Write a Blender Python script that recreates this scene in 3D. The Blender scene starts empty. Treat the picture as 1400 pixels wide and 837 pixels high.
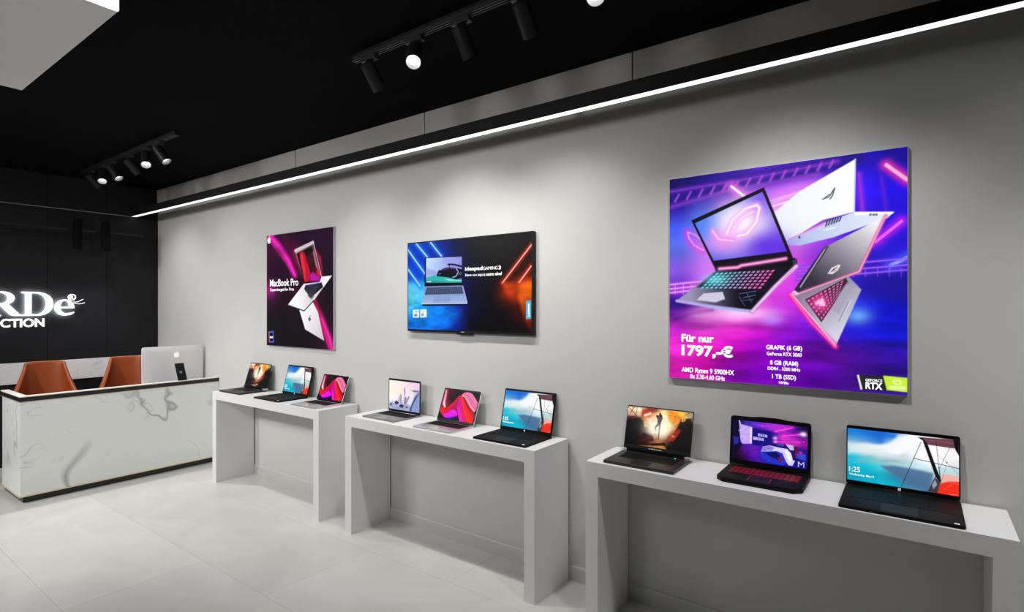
import bpy, bmesh, math, random
import numpy as np
from mathutils import Vector, Matrix
C = bpy.context.scene.collection
R = math.radians
PI = math.pi
ART = {
'gaming': (1.0, [
  ('g', ['1c1470 26188c 3a1aa0 5a20be 5a20c8 4a1ed0 2812c8 180c9a', '281a90 38289c 7a34c8 b848dc c060ea 8c3ee6 3818e4 1c0ad8', '3c50dc 6a5ae6 d080f4 f0a0ff f0a8ff b860fa 4418ea 260ee6', '5a6cea a070f0 e890f8 f0a0fc ec80f8 a040f0 4018ea 2a12e8', '8c5ae8 d070f0 e070ee e464ee e850ee 9030e8 3c1ce4 2a1edc', '7030c8 c860ec e050e8 e44cea e040e8 8228e0 3020d0 2416a4', '5a10a0 e070ea ffa0f4 f050ec c828e8 7a22dc 2230dc 0c10c4', 'c422c8 ec40dc f030d4 d018d4 9010d4 5a10c4 2018cc 1018d8', 'e428c0 e81eb8 cc04c4 9600c8 7a00c0 7208b8 5a0cb4 3c10b8', 'd816b0 c800a8 8800b0 7400b4 6a00aa 5800a4 4a0c9c 34109c']),
  ('n',0.2,7,2.2,3,0,1),
  ('n',0.22,30,5,5,0,0.42),
  ('l',[(-0.0,0.906),(0.218,0.928),(0.554,0.958),(0.822,0.981)],0.045,'241488',0.02,'241488',0.85),
  ('l',[(-0.0,0.859),(0.278,0.906),(0.68,0.934)],0.008,'7a30c0',0.01,'7a30c0',0.8),
  ('l',[(-0.0,0.938),(0.35,0.952),(0.752,0.978)],0.006,'8a34cc',0.01,'8a34cc',0.7),
  ('l',[(0.029,0.886),(0.049,0.918)],0.007,'c050e0',0.004,'c050e0',0.55),
  ('l',[(0.091,0.892),(0.11,0.924)],0.007,'c050e0',0.004,'c050e0',0.55),
  ('l',[(0.151,0.898),(0.169,0.929)],0.007,'c050e0',0.004,'c050e0',0.55),
  ('l',[(0.209,0.904),(0.227,0.935)],0.007,'c050e0',0.004,'c050e0',0.55),
  ('l',[(0.266,0.91),(0.283,0.94)],0.007,'c050e0',0.004,'c050e0',0.55),
  ('l',[(0.321,0.915),(0.339,0.946)],0.007,'c050e0',0.004,'c050e0',0.55),
  ('l',[(0.375,0.921),(0.392,0.951)],0.007,'c050e0',0.004,'c050e0',0.55),
  ('l',[(0.428,0.926),(0.445,0.956)],0.007,'c050e0',0.004,'c050e0',0.55),
  ('l',[(0.48,0.932),(0.496,0.961)],0.007,'c050e0',0.004,'c050e0',0.55),
  ('l',[(0.53,0.937),(0.546,0.966)],0.007,'c050e0',0.004,'c050e0',0.55),
  ('l',[(0.58,0.942),(0.595,0.97)],0.007,'c050e0',0.004,'c050e0',0.55),
  ('l',[(0.628,0.947),(0.643,0.975)],0.007,'c050e0',0.004,'c050e0',0.55),
  ('l',[(0.675,0.951),(0.69,0.979)],0.007,'c050e0',0.004,'c050e0',0.55),
  ('l',[(0.721,0.956),(0.735,0.984)],0.007,'c050e0',0.004,'c050e0',0.55),
  ('b',(0.643,0.857),0.1,0.05,'f8a8ff',0.8),
  ('l',[(0.475,0.833),(0.605,0.861),(0.752,0.858)],0.02,'f0c0ff',0.04,'e070f0',0.8),
  ('l',[(0.475,0.812),(0.618,0.839),(0.704,0.836)],0.01,'ffd8ff',0.02,'f080f8',0.9),
  ('l',[(0.307,0.927),(0.367,0.873)],0.011,'fff0ff',0.02,'f060f0',1),
  ('l',[(0.172,0.633),(0.126,0.661),(0.1,0.699),(0.094,0.727),(0.126,0.715),(0.188,0.665)],0.008,'ff90f0',0.02,'e030e0',1),
  ('l',[(0.928,0.937),(1.0,0.866)],0.014,'ffb0d8',0.02,'ff30b0',1),
  ('l',[(0.98,0.702),(0.891,0.625)],0.012,'f060f8',0.02,'c020f0',1),
  ('l',[(1.0,0.555),(0.943,0.525)],0.014,'90b8ff',0.02,'4060ff',1),
  ('l',[(0.831,0.914),(0.844,0.762)],0.006,'a030e0',0.01,'a030e0',0.8),
  ('l',[(0.911,0.89),(0.928,0.748)],0.004,'6020d0',0.01,'6020d0',0.7),
  ('l',[(-0.0,0.468),(0.218,0.485)],0.006,'ffb0f8',0.006,'e060e8',0.8),
  ('l',[(-0.0,0.446),(0.218,0.464)],0.006,'ffb0f8',0.006,'e060e8',0.8),
  ('l',[(-0.0,0.427),(0.218,0.446)],0.006,'ffb0f8',0.006,'e060e8',0.8),
  ('l',[(0.029,0.468),(0.029,0.421)],0.005,'f0a0f8',0,'f0a0f8',0.7),
  ('l',[(0.072,0.467),(0.072,0.42)],0.005,'f0a0f8',0,'f0a0f8',0.7),
  ('l',[(0.113,0.466),(0.113,0.42)],0.005,'f0a0f8',0,'f0a0f8',0.7),
  ('l',[(0.154,0.465),(0.154,0.419)],0.005,'f0a0f8',0,'f0a0f8',0.7),
  ('l',[(0.194,0.465),(0.194,0.419)],0.005,'f0a0f8',0,'f0a0f8',0.7),
  ('l',[(0.593,0.53),(1.0,0.55)],0.005,'b070f8',0.006,'7030f0',0.8),
  ('l',[(0.593,0.502),(1.0,0.525)],0.005,'b070f8',0.006,'7030f0',0.8),
  ('l',[(0.593,0.48),(1.0,0.505)],0.005,'b070f8',0.006,'7030f0',0.8),
  ('l',[(0.63,0.525),(0.63,0.487)],0.004,'a868f4',0,'a868f4',0.6),
  ('l',[(0.677,0.524),(0.677,0.486)],0.004,'a868f4',0,'a868f4',0.6),
  ('l',[(0.723,0.522),(0.723,0.485)],0.004,'a868f4',0,'a868f4',0.6),
  ('l',[(0.768,0.521),(0.768,0.483)],0.004,'a868f4',0,'a868f4',0.6),
  ('l',[(0.812,0.519),(0.812,0.482)],0.004,'a868f4',0,'a868f4',0.6),
  ('l',[(0.855,0.518),(0.855,0.481)],0.004,'a868f4',0,'a868f4',0.6),
  ('l',[(0.898,0.516),(0.898,0.48)],0.004,'a868f4',0,'a868f4',0.6),
  ('l',[(0.939,0.515),(0.939,0.479)],0.004,'a868f4',0,'a868f4',0.6),
  ('l',[(0.979,0.513),(0.979,0.478)],0.004,'a868f4',0,'a868f4',0.6),
  ('p',[(0.822,0.469),(1.0,0.49),(1.0,0.377),(0.822,0.403)],'1c10a0',0.05,0.6),
  ('p',[(-0.0,0.408),(0.203,0.377),(-0.0,0.345)],'2a0c80',0.03,0.8),
  ('l',[(0.029,0.295),(0.11,0.321),(0.218,0.339)],0.01,'5a1088',0.006,'5a1088',0.8),
  ('b',(0.827,0.318),0.05,0.035,'70b0ff',0.9),
  ('b',(0.488,0.299),0.05,0.03,'b090ff',0.7),
  ('b',(0.357,0.326),0.14,0.035,'ffd0fa',0.9),
  ('b',(0.172,0.316),0.09,0.03,'f8a0f4',0.6),
  ('q',[(0.492,0.782),(0.603,0.868),(0.818,0.978),(0.814,0.756),(0.695,0.733),(0.548,0.646),(0.502,0.64)],'eef4ff','ffffff',(0.502,0.75),(0.792,0.879),0.004,1),
  ('l',[(0.818,0.978),(0.814,0.756)],0.005,'c8d0f0',0,'c8d0f0',1),
  ('q',[(0.548,0.653),(0.695,0.718),(0.814,0.756),(0.954,0.741),(0.932,0.719),(0.737,0.655),(0.603,0.628),(0.548,0.635)],'b8c4ec','e8f0ff',(0.603,0.634),(0.914,0.735),0.004,1),
  ('p',[(0.814,0.756),(0.954,0.743),(0.951,0.735),(0.814,0.742)],'ffffff',0.004,1),
  ('l',[(0.563,0.66),(0.699,0.714)],0.006,'f090e0',0,'f090e0',1),
  ('l',[(0.699,0.689),(0.746,0.696)],0.004,'f8fcff',0,'f8fcff',1),
  ('l',[(0.707,0.705),(0.714,0.732)],0.006,'404868',0,'404868',1),
  ('l',[(0.717,0.709),(0.725,0.733)],0.006,'404868',0,'404868',1),
  ('l',[(0.728,0.712),(0.735,0.734)],0.006,'404868',0,'404868',1),
  ('l',[(0.738,0.715),(0.745,0.735)],0.006,'404868',0,'404868',1),
  ('l',[(0.748,0.719),(0.755,0.737)],0.006,'404868',0,'404868',1),
  ('l',[(0.758,0.722),(0.765,0.738)],0.006,'404868',0,'404868',1),
  ('p',[(0.869,0.743),(0.876,0.743),(0.876,0.735),(0.869,0.735)],'404868',0.004,1),
  ('p',[(0.88,0.742),(0.887,0.742),(0.887,0.734),(0.88,0.734)],'404868',0.004,1),
  ('p',[(0.89,0.741),(0.897,0.741),(0.897,0.733),(0.89,0.733)],'404868',0.004,1),
  ('p',[(0.599,0.669),(0.606,0.67),(0.606,0.66),(0.599,0.66)],'202030',0.004,1),
  ('l',[(0.695,0.823),(0.72,0.831),(0.741,0.865),(0.733,0.835),(0.724,0.821)],0.005,'505868',0,'505868',1),
  ('l',[(0.704,0.829),(0.72,0.84)],0.004,'505868',0,'505868',1),
  ('q',[(0.926,0.729),(0.718,0.622),(0.593,0.413),(0.832,0.504)],'f6f2fa','383040',(0.88,0.708),(0.671,0.46),0.004,1),
  ('l',[(0.926,0.729),(0.832,0.504),(0.591,0.411)],0.006,'ff9cc0',0.005,'d060a0',1),
  ('p',[(0.704,0.619),(0.718,0.614),(0.599,0.421),(0.581,0.432)],'2c2838',0.004,1),
  ('l',[(0.703,0.605),(0.607,0.445)],0.006,'a8a0b8',0,'a8a0b8',1),
  ('p',[(0.698,0.615),(0.711,0.623),(0.72,0.614),(0.707,0.602)],'585264',0.004,1),
  ('p',[(0.563,0.416),(0.581,0.429),(0.601,0.416),(0.591,0.399)],'d8d0e0',0.004,1),
  ('q',[(0.588,0.406),(0.792,0.487),(0.84,0.428),(0.744,0.186),(0.567,0.41)],'8c8498','d4d4e4',(0.652,0.429),(0.764,0.251),0.004,1),
  ('p',[(0.625,0.388),(0.784,0.479),(0.792,0.458),(0.69,0.289)],'3a2438',0.004,1),
  ('k',[(0.627,0.386),(0.779,0.473),(0.757,0.411),(0.692,0.295)],9,6,'ff60b0','ff80c0',0.55),
  ('p',[(0.729,0.346),(0.757,0.411),(0.788,0.462),(0.801,0.432),(0.757,0.324)],'a8a4b8',0.006,0.8),
  ('b',(0.685,0.373),0.035,0.035,'ff50b0',1),
  ('l',[(0.671,0.37),(0.681,0.381),(0.688,0.365),(0.692,0.388),(0.699,0.365)],0.012,'ffc0e8',0,'ffc0e8',1),
  ('p',[(0.757,0.295),(0.792,0.376),(0.808,0.386),(0.766,0.291)],'c8c8d8',0.004,1),
  ('l',[(0.757,0.295),(0.792,0.376)],0.003,'808098',0,'808098',1),
  ('l',[(0.565,0.412),(0.652,0.288),(0.744,0.186)],0.01,'ff60b0',0.009,'f020a0',1),
  ('l',[(0.571,0.414),(0.744,0.192)],0.004,'f8d8e8',0,'f8d8e8',1),
  ('p',[(0.714,0.499),(0.729,0.524),(0.757,0.537),(0.763,0.533),(0.753,0.513),(0.733,0.497)],'f4e4ee',0.004,1),
  ('p',[(0.724,0.505),(0.737,0.521),(0.752,0.527),(0.744,0.511)],'584858',0.004,1),
  ('p',[(0.733,0.509),(0.748,0.523),(0.746,0.515)],'f4e4ee',0.004,1),
  ('p',[(0.113,0.783),(0.452,0.904),(0.577,0.566),(0.23,0.545)],'141018',0.004,1),
  ('q',[(0.129,0.772),(0.445,0.889),(0.557,0.604),(0.226,0.576)],'4070f0','6428e0',(0.141,0.76),(0.554,0.629),0.004,1),
  ('b',(0.35,0.743),0.15,0.12,'fff0fc',1),
  ('b',(0.35,0.751),0.1,0.09,'ffffff',0.9),
  ('b',(0.263,0.668),0.1,0.06,'ff90f0',0.7),
  ('b',(0.461,0.634),0.09,0.06,'5a28e4',0.8),
  ('b',(0.157,0.767),0.06,0.08,'4884f8',0.7),
  ('b',(0.434,0.837),0.05,0.06,'7a48ec',0.6),
  ('l',[(0.285,0.704),(0.314,0.768),(0.371,0.815),(0.423,0.827),(0.434,0.811),(0.42,0.749),(0.378,0.697),(0.336,0.689)],0.008,'ffffff',0.014,'ffb0ff',1),
  ('l',[(0.318,0.728),(0.357,0.775),(0.406,0.797)],0.006,'fff0ff',0.01,'ffb0ff',1),
  ('l',[(0.218,0.724),(0.248,0.68),(0.314,0.669)],0.006,'ffd8fc',0.01,'ff90f0',1),
  ('p',[(0.113,0.783),(0.129,0.772),(0.226,0.57),(0.227,0.545)],'14101c',0.004,1),
  ('p',[(0.113,0.783),(0.452,0.904),(0.446,0.885),(0.129,0.767)],'14101c',0.004,1),
  ('p',[(0.445,0.894),(0.454,0.904),(0.58,0.566),(0.554,0.598)],'14101c',0.004,1),
  ('p',[(0.224,0.579),(0.554,0.605),(0.58,0.563),(0.233,0.542)],'120e1a',0.004,1),
  ('q',[(0.227,0.545),(0.585,0.574),(0.595,0.546),(0.585,0.533),(0.236,0.515)],'201c2c','0c0a12',(0.233,0.542),(0.593,0.543),0.004,1),
  ('p',[(0.572,0.566),(0.593,0.571),(0.595,0.543),(0.58,0.533)],'383444',0.004,1),
  ('l',[(0.251,0.539),(0.336,0.542),(0.353,0.55),(0.546,0.573)],0.01,'ffa0d8',0.006,'d060b0',1),
  ('q',[(0.038,0.388),(0.23,0.527),(0.585,0.541),(0.399,0.332)],'9c94b8','0e0c16',(0.11,0.407),(0.35,0.406),0.004,1),
  ('p',[(0.141,0.453),(0.226,0.521),(0.554,0.539),(0.461,0.423),(0.278,0.439)],'181424',0.01,0.85),
  ('k',[(0.236,0.521),(0.507,0.527),(0.442,0.437),(0.151,0.444)],13,6,'58e8f8','f860b8',0.6),
  ('b',(0.233,0.488),0.06,0.03,'80f8ff',0.7),
  ('p',[(0.175,0.422),(0.266,0.428),(0.278,0.392),(0.233,0.377),(0.138,0.389)],'d0cce4',0.004,1),
  ('l',[(0.138,0.389),(0.233,0.377),(0.278,0.395)],0.003,'888098',0,'888098',1),
  ('l',[(0.344,0.418),(0.42,0.429)],0.004,'505890',0,'505890',1),
  ('l',[(0.361,0.399),(0.417,0.411)],0.004,'505890',0,'505890',1),
  ('l',[(0.35,0.384),(0.406,0.391)],0.003,'505890',0,'505890',1),
  ('l',[(0.343,0.406),(0.367,0.362)],0.003,'505890',0,'505890',1),
  ('l',[(0.378,0.421),(0.399,0.377)],0.003,'505890',0,'505890',1),
  ('l',[(0.038,0.386),(0.188,0.361),(0.399,0.335)],0.009,'b8a8e8',0.004,'b8a8e8',1),
  ('l',[(0.188,0.358),(0.364,0.336)],0.004,'80c8ff',0,'80c8ff',1),
  ('l',[(0.402,0.335),(0.501,0.448),(0.59,0.537)],0.013,'e0c8e8',0.005,'c070d0',1),
  ('l',[(0.42,0.348),(0.58,0.527)],0.004,'f080d8',0,'f080d8',1),
  ('p',[(0.824,0.07),(0.917,0.074),(1.0,0.07),(1.0,0.014),(0.837,0.01)],'28262e',0.003,1),
  ('p',[(0.824,0.07),(0.831,0.071),(0.844,0.011),(0.837,0.01)],'f4f8e8',0.003,1),
  ('p',[(0.917,0.074),(1.0,0.071),(1.0,0.013),(0.93,0.016)],'c8f03c',0.003,1),
  ('p',[(0.946,0.053),(0.959,0.062),(0.975,0.061),(0.984,0.05),(0.975,0.04),(0.959,0.039)],'e8ff9c',0.004,1),
  ('p',[(0.956,0.05),(0.967,0.056),(0.975,0.05),(0.967,0.043)],'c8f03c',0.003,1),
  ('l',[(0.945,0.028),(0.988,0.029)],0.014,'e8ff9c',0,'e8ff9c',1),
]),
'pink': (1.0, [
  ('g', ['3a0a30 34082e 22061e 1c0a22 200a28 220a26', '30082c 30062a 2a0624 20061e 1e0a20 200820', '280628 200420 28061e 2a061c 24081e 1c0820', '5a0a48 240420 220418 280418 28081c 160618', '2a0828 180416 1a0414 20041a 260416 180614', '0e0a14 10060f 16060f 18040f 200414 22081c', '0c0c14 0e0810 10060e 120410 180412 300c28']),
  ('p',[(0.285,0.961),(0.514,0.917),(0.612,0.812),(0.464,0.634),(0.337,0.798)],'5a0a34',0.12,0.6),
  ('p',[(-0.011,1.004),(0.099,1.0),(0.233,0.906),(0.376,0.774),(0.472,0.613),(0.419,0.629),(0.311,0.741),(0.153,0.866)],'e818a8',0.03,1),
  ('l',[(0.058,0.991),(0.206,0.885),(0.35,0.761),(0.452,0.628)],0.03,'ff30c0',0.03,'d010a0',0.8),
  ('p',[(0.401,0.838),(0.489,0.833),(0.588,0.672),(0.539,0.632)],'a01048',0.06,0.8),
  ('p',[(0.72,0.473),(0.837,0.307),(0.917,0.172),(0.962,-0.01),(0.871,0.116),(0.755,0.279)],'b81050',0.05,1),
  ('p',[(0.755,0.832),(0.837,0.759),(0.853,0.621),(0.837,0.608),(0.802,0.733)],'c01848',0.04,0.9),
  ('p',[(0.825,0.307),(0.917,0.178),(0.997,0.066),(0.999,-0.008),(0.95,-0.003),(0.883,0.117)],'e81890',0.035,1),
  ('l',[(0.848,0.252),(0.939,0.118),(0.988,0.005)],0.025,'ff30b0',0.03,'c01080',0.7),
  ('b',(0.044,0.506),0.09,0.06,'b01888',0.9),
  ('b',(0.439,0.492),0.05,0.03,'500a28',0.8),
  ('b',(0.126,0.838),0.2,0.05,'4a0a3c',0.5),
  ('l',[(0.006,0.995),(0.006,-0.003)],0.012,'a04020',0.0,'a04020',0.5),
  ('q',[(0.519,0.327),(0.72,0.39),(0.791,0.307),(0.878,0.071),(0.608,0.159)],'fff8ff','d8ccd4',(0.612,0.306),(0.848,0.116),0.004,1),
  ('p',[(0.651,0.256),(0.68,0.265),(0.694,0.245),(0.675,0.228),(0.656,0.234)],'6c6470',0.004,1),
  ('l',[(0.675,0.27),(0.687,0.279)],0.006,'6c6470',0,'6c6470',1),
  ('q',[(0.844,0.601),(0.984,0.606),(0.867,0.509),(0.737,0.401),(0.708,0.432)],'f4eef4','fffcff',(0.802,0.527),(0.939,0.591),0.004,1),
  ('l',[(0.867,0.509),(0.746,0.406)],0.012,'302830',0,'302830',1),
  ('q',[(0.454,0.843),(0.723,0.897),(0.839,0.601),(0.816,0.559),(0.588,0.551)],'c0a8b0','1c0c18',(0.464,0.877),(0.685,0.669),0.004,1),
  ('p',[(0.479,0.812),(0.704,0.862),(0.807,0.609),(0.793,0.574),(0.598,0.562)],'180810',0.004,1),
  ('p',[(0.519,0.81),(0.551,0.826),(0.593,0.816),(0.641,0.74),(0.685,0.638),(0.673,0.569),(0.603,0.559),(0.544,0.716)],'c01028',0.012,1),
  ('p',[(0.534,0.795),(0.554,0.812),(0.573,0.797),(0.612,0.671),(0.612,0.566),(0.588,0.602)],'f03050',0.012,0.8),
  ('p',[(0.612,0.77),(0.72,0.82),(0.779,0.665),(0.811,0.623),(0.784,0.61),(0.708,0.633),(0.656,0.698)],'40101c',0.02,0.9),
  ('p',[(0.732,0.833),(0.784,0.706),(0.825,0.622),(0.811,0.609),(0.76,0.693),(0.72,0.806)],'e08898',0.012,0.8),
  ('p',[(0.675,0.627),(0.72,0.642),(0.821,0.602),(0.816,0.565),(0.685,0.566)],'c010a0',0.02,1),
  ('p',[(0.779,0.679),(0.83,0.629),(0.821,0.595),(0.767,0.631)],'d01830',0.015,1),
  ('l',[(0.723,0.897),(0.784,0.747),(0.839,0.601)],0.008,'d8c8cc',0,'d8c8cc',1),
  ('l',[(0.459,0.837),(0.72,0.892)],0.03,'e0ccd0',0,'e0ccd0',0.9),
  ('q',[(0.345,0.369),(0.588,0.548),(0.853,0.558),(0.867,0.512),(0.727,0.406),(0.612,0.317),(0.576,0.317)],'ffffff','e0d8e0',(0.464,0.391),(0.685,0.432),0.004,1),
  ('p',[(0.612,0.534),(0.844,0.553),(0.862,0.514),(0.685,0.426),(0.593,0.503)],'1c1a24',0.004,1),
  ('p',[(0.612,0.534),(0.825,0.551),(0.83,0.54),(0.622,0.52)],'303888',0.003,0.8),
  ('k',[(0.612,0.514),(0.814,0.529),(0.694,0.437),(0.603,0.489)],7,4,'383440','585060',0.6),
  ('p',[(0.685,0.474),(0.737,0.442),(0.704,0.412),(0.641,0.444)],'404048',0.01,0.7),
  ('l',[(0.348,0.366),(0.593,0.316),(0.732,0.404)],0.01,'302c34',0,'302c34',1),
  ('l',[(0.039,0.119),(0.107,0.126),(0.113,0.035),(0.044,0.032),(0.039,0.119)],0.01,'5060e0',0.004,'5060e0',1),
  ('l',[(0.039,0.119),(0.044,0.032)],0.008,'e07030',0,'e07030',1),
  ('l',[(0.044,0.032),(0.113,0.035)],0.008,'a040d0',0,'a040d0',1),
  ('p',[(0.05,0.11),(0.102,0.117),(0.105,0.04),(0.053,0.039)],'0a0a10',0.004,1),
  ('l',[(0.058,0.075),(0.099,0.077)],0.016,'d8d8e0',0,'d8d8e0',1),
]),
'tv': (1.75, [
  ('g', ['0a40c0 0a3ab4 0a2890 0a1446 10121c 121216 121214 141214', '0638c8 0634c0 0428a0 081858 0e1220 121216 141214 180f10', '0640d0 0440c8 063098 0a1a50 0e1024 101018 14100f 2a0e0a', '0848d4 0648c8 082c80 0a164c 0c0e24 100e16 180e10 300e0c', '40c0f0 20a0e8 0840a8 0a1878 0c0e30 0e0c18 380c08 a02808', '50d0f8 20a8f0 0a50b8 0a1468 0a0c28 0c0a16 300a08 801808', '20a8f0 1090f0 0a58d0 0a2088 080c28 0a0a14 180a0c 601008', '1090f0 0878f0 0858d8 0a2890 080c24 0c0a12 0e0a10 3a0c0c', '0a60d8 0860e0 0848c0 0a2078 080a1e 0a0a10 0c0a0e 1c0a0c']),
  ('p',[(-0.0,0.498),(0.123,0.506),(0.167,0.446),(0.097,0.308),(-0.0,0.182)],'68d8fc',0.12,0.7),
  ('p',[(0.185,0.262),(0.354,0.279),(0.457,0.192),(0.354,0.026),(0.02,0.001),(0.02,0.103)],'1090f8',0.15,0.6),
  ('n',0.16,12,3,9,0,0.48),
  ('l',[(-0.0,0.932),(0.165,0.628)],0.014,'c8f4ff',0.03,'2080ff',1),
  ('l',[(0.078,0.997),(0.185,0.823)],0.014,'c8f4ff',0.03,'2080ff',1),
  ('l',[(0.208,0.998),(0.307,0.827)],0.014,'c8f4ff',0.03,'2080ff',1),
  ('l',[(-0.0,0.703),(0.115,0.499)],0.014,'c8f4ff',0.03,'2080ff',1),
  ('q',[(0.79,0.508),(0.912,0.499),(0.921,0.202),(0.815,0.418)],'f06010','300808',(0.8,0.507),(0.902,0.255),0.06,1),
  ('q',[(0.912,0.507),(1.0,0.504),(1.0,-0.007),(0.954,0.123),(0.902,0.363)],'ff7010','501008',(0.949,0.502),(0.977,0.018),0.05,1),
  ('b',(0.844,0.39),0.08,0.1,'c83008',0.6),
  ('b',(0.982,0.454),0.05,0.08,'ff7010',0.8),
  ('n',0.2,16,2,4,0,0.46),
  ('l',[(0.997,0.875),(0.793,0.508)],0.012,'ffd0c0',0.025,'e02808',1),
  ('l',[(0.995,0.665),(0.913,0.507)],0.012,'ffd0c0',0.025,'e02808',1),
  ('p',[(0.158,0.825),(0.482,0.817),(0.486,0.483),(0.155,0.499)],'0a0c18',0.004,1),
  ('q',[(0.169,0.818),(0.477,0.809),(0.477,0.524),(0.169,0.535)],'c8e4ff','8088e0',(0.185,0.783),(0.468,0.644),0.004,1),
  ('p',[(0.319,0.795),(0.477,0.796),(0.477,0.687),(0.354,0.695)],'a0a0f0',0.04,0.7),
  ('p',[(0.169,0.707),(0.271,0.655),(0.259,0.611),(0.169,0.608)],'98a0e8',0.04,0.8),
  ('p',[(0.169,0.597),(0.259,0.623),(0.477,0.556),(0.477,0.524),(0.169,0.535)],'30b8b0',0.01,1),
  ('p',[(0.319,0.578),(0.477,0.548),(0.477,0.541),(0.365,0.552)],'c8f8f0',0.006,0.7),
  ('p',[(0.169,0.569),(0.319,0.548),(0.354,0.528),(0.169,0.535)],'208898',0.01,0.7),
  ('p',[(0.264,0.622),(0.273,0.652),(0.288,0.681),(0.297,0.669),(0.319,0.688),(0.365,0.7),(0.434,0.689),(0.477,0.669),(0.477,0.573),(0.434,0.561),(0.365,0.587),(0.268,0.607)],'0c1020',0.006,1),
  ('l',[(0.365,0.733),(0.412,0.726),(0.477,0.701)],0.02,'14142c',0,'14142c',1),
  ('l',[(0.371,0.723),(0.379,0.693)],0.008,'14142c',0,'14142c',1),
  ('l',[(0.429,0.69),(0.448,0.645),(0.432,0.599),(0.402,0.586)],0.006,'b0c0ff',0.004,'b0c0ff',1),
  ('l',[(0.319,0.67),(0.371,0.688),(0.423,0.679)],0.006,'a858c8',0,'a858c8',0.8),
  ('p',[(0.446,0.63),(0.477,0.643),(0.477,0.614),(0.45,0.607)],'506088',0.004,0.9),
  ('p',[(0.28,0.64),(0.3,0.645),(0.302,0.623),(0.283,0.621)],'5060c0',0.004,0.8),
  ('l',[(0.18,0.55),(0.213,0.549)],0.01,'e8f8f8',0,'e8f8f8',1),
  ('p',[(0.163,0.534),(0.483,0.525),(0.486,0.48),(0.158,0.496)],'0c0e18',0.004,1),
  ('q',[(0.163,0.496),(0.486,0.494),(0.522,0.3),(0.125,0.299)],'7890c8','a0b8e8',(0.319,0.488),(0.319,0.308),0.004,1),
  ('p',[(0.175,0.483),(0.479,0.483),(0.493,0.401),(0.155,0.397)],'5c6c90',0.004,1),
  ('k',[(0.178,0.48),(0.477,0.48),(0.491,0.404),(0.158,0.401)],18,5,'303a58','303a58',0.72),
  ('p',[(0.241,0.387),(0.371,0.389),(0.379,0.308),(0.235,0.308)],'88a0d4',0.004,0.8),
  ('p',[(0.12,0.302),(0.524,0.306),(0.519,0.288),(0.13,0.285)],'c8d8f8',0.003,1),
  ('p',[(0.13,0.29),(0.522,0.294),(0.517,0.277),(0.135,0.271)],'060c28',0.006,1),
  ('l',[(0.522,0.309),(0.488,0.483)],0.006,'c8d8ff',0,'c8d8ff',1),
  ('p',[(0.046,0.225),(0.105,0.229),(0.105,0.136),(0.046,0.133)],'e8f8fc',0.003,1),
  ('p',[(0.115,0.229),(0.174,0.233),(0.174,0.141),(0.115,0.136)],'e8f8fc',0.003,1),
  ('l',[(0.065,0.202),(0.095,0.204)],0.01,'a0a4a8',0,'a0a4a8',1),
  ('p',[(0.059,0.175),(0.087,0.177),(0.087,0.149),(0.059,0.147)],'888c90',0.004,1),
  ('p',[(0.125,0.184),(0.148,0.187),(0.148,0.154),(0.125,0.152)],'a8a49c',0.006,1),
  ('l',[(0.135,0.208),(0.158,0.21)],0.008,'c8c4b8',0,'c8c4b8',1),
  ('p',[(0.961,0.321),(0.995,0.326),(0.995,0.141),(0.961,0.138)],'48b8e8',0.003,1),
]),
'plane': (1.6, [
  ('g', ['1e82e0 1c72d8 1a66d0 2a78dc e8f0fa f8fafc f0ecf0 8a7078', '5aa8e8 4a98e4 2c7cdc c0d8f4 fafafe fafafc fcfcfc f0e8ec', 'd8eef4 e8f0f4 d8e8f4 f0f4fa f4f6fa f8f8fa fafafa f8f8f8', '48c4dc c8e4e8 dce8ec d8e8ee e0ecf2 ecf2f4 f4f6f6 f6f6f6', '30bcd8 60c8d4 90d0d8 a8d4dc b0d8e0 c8e4ea d8ecee c8e8e8', '18b4d0 18b8d0 40c4d4 70a0b8 80a8c0 90b8cc b8d0d4 e8b0a8', '10aac8 12b0cc 18b4cc 3088a8 5478a0 5880a8 808c9c e03820', '0c9cc0 0ea6c4 12aac4 14a4c0 4080a4 5090b0 504850 f03018']),
  ('n',0.1,6,2,8,0,1),
  ('p',[(0.416,0.818),(0.48,0.966),(0.642,0.974),(0.626,0.759),(0.482,0.606),(0.332,0.628),(0.234,0.683),(0.184,0.71),(0.312,0.744)],'fafcff',0.06,0.9),
  ('p',[(0.0,0.656),(0.174,0.737),(0.35,0.705),(0.427,0.594),(0.236,0.553),(0.003,0.503)],'e8f2f4',0.09,0.8),
  ('p',[(0.32,0.343),(0.447,0.383),(0.556,0.375),(0.781,0.346),(0.781,0.278),(0.723,0.008),(0.629,0.03),(0.54,0.125),(0.411,0.249)],'4c7098',0.05,0.9),
  ('p',[(0.057,0.344),(0.138,0.397),(0.237,0.409),(0.148,0.366)],'88b0a0',0.02,0.9),
  ('p',[(0.305,0.449),(0.446,0.499),(0.483,0.472),(0.353,0.433)],'8cb4bc',0.03,0.7),
  ('p',[(0.823,0.492),(1.0,0.452),(1.0,0.338),(0.856,0.332)],'b8e0e0',0.04,0.8),
  ('p',[(0.864,0.334),(0.912,0.364),(1.0,0.354),(1.001,0.256),(0.847,0.196)],'f4b0a8',0.02,0.95),
  ('p',[(0.843,0.162),(0.912,0.239),(1.001,0.256),(1.0,0.0),(0.819,-0.004)],'f0301c',0.015,1),
  ('l',[(0.896,0.235),(1.001,0.208)],0.012,'ff8070',0,'ff8070',0.7),
  ('l',[(0.872,0.087),(0.944,0.191)],0.02,'ff5840',0,'ff5840',0.6),
  ('l',[(0.924,0.008),(0.983,0.02)],0.01,'ff9080',0,'ff9080',0.8),
  ('p',[(0.748,0.007),(0.806,0.268),(0.847,0.213),(0.815,-0.005)],'3c3844',0.01,0.95),
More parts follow.
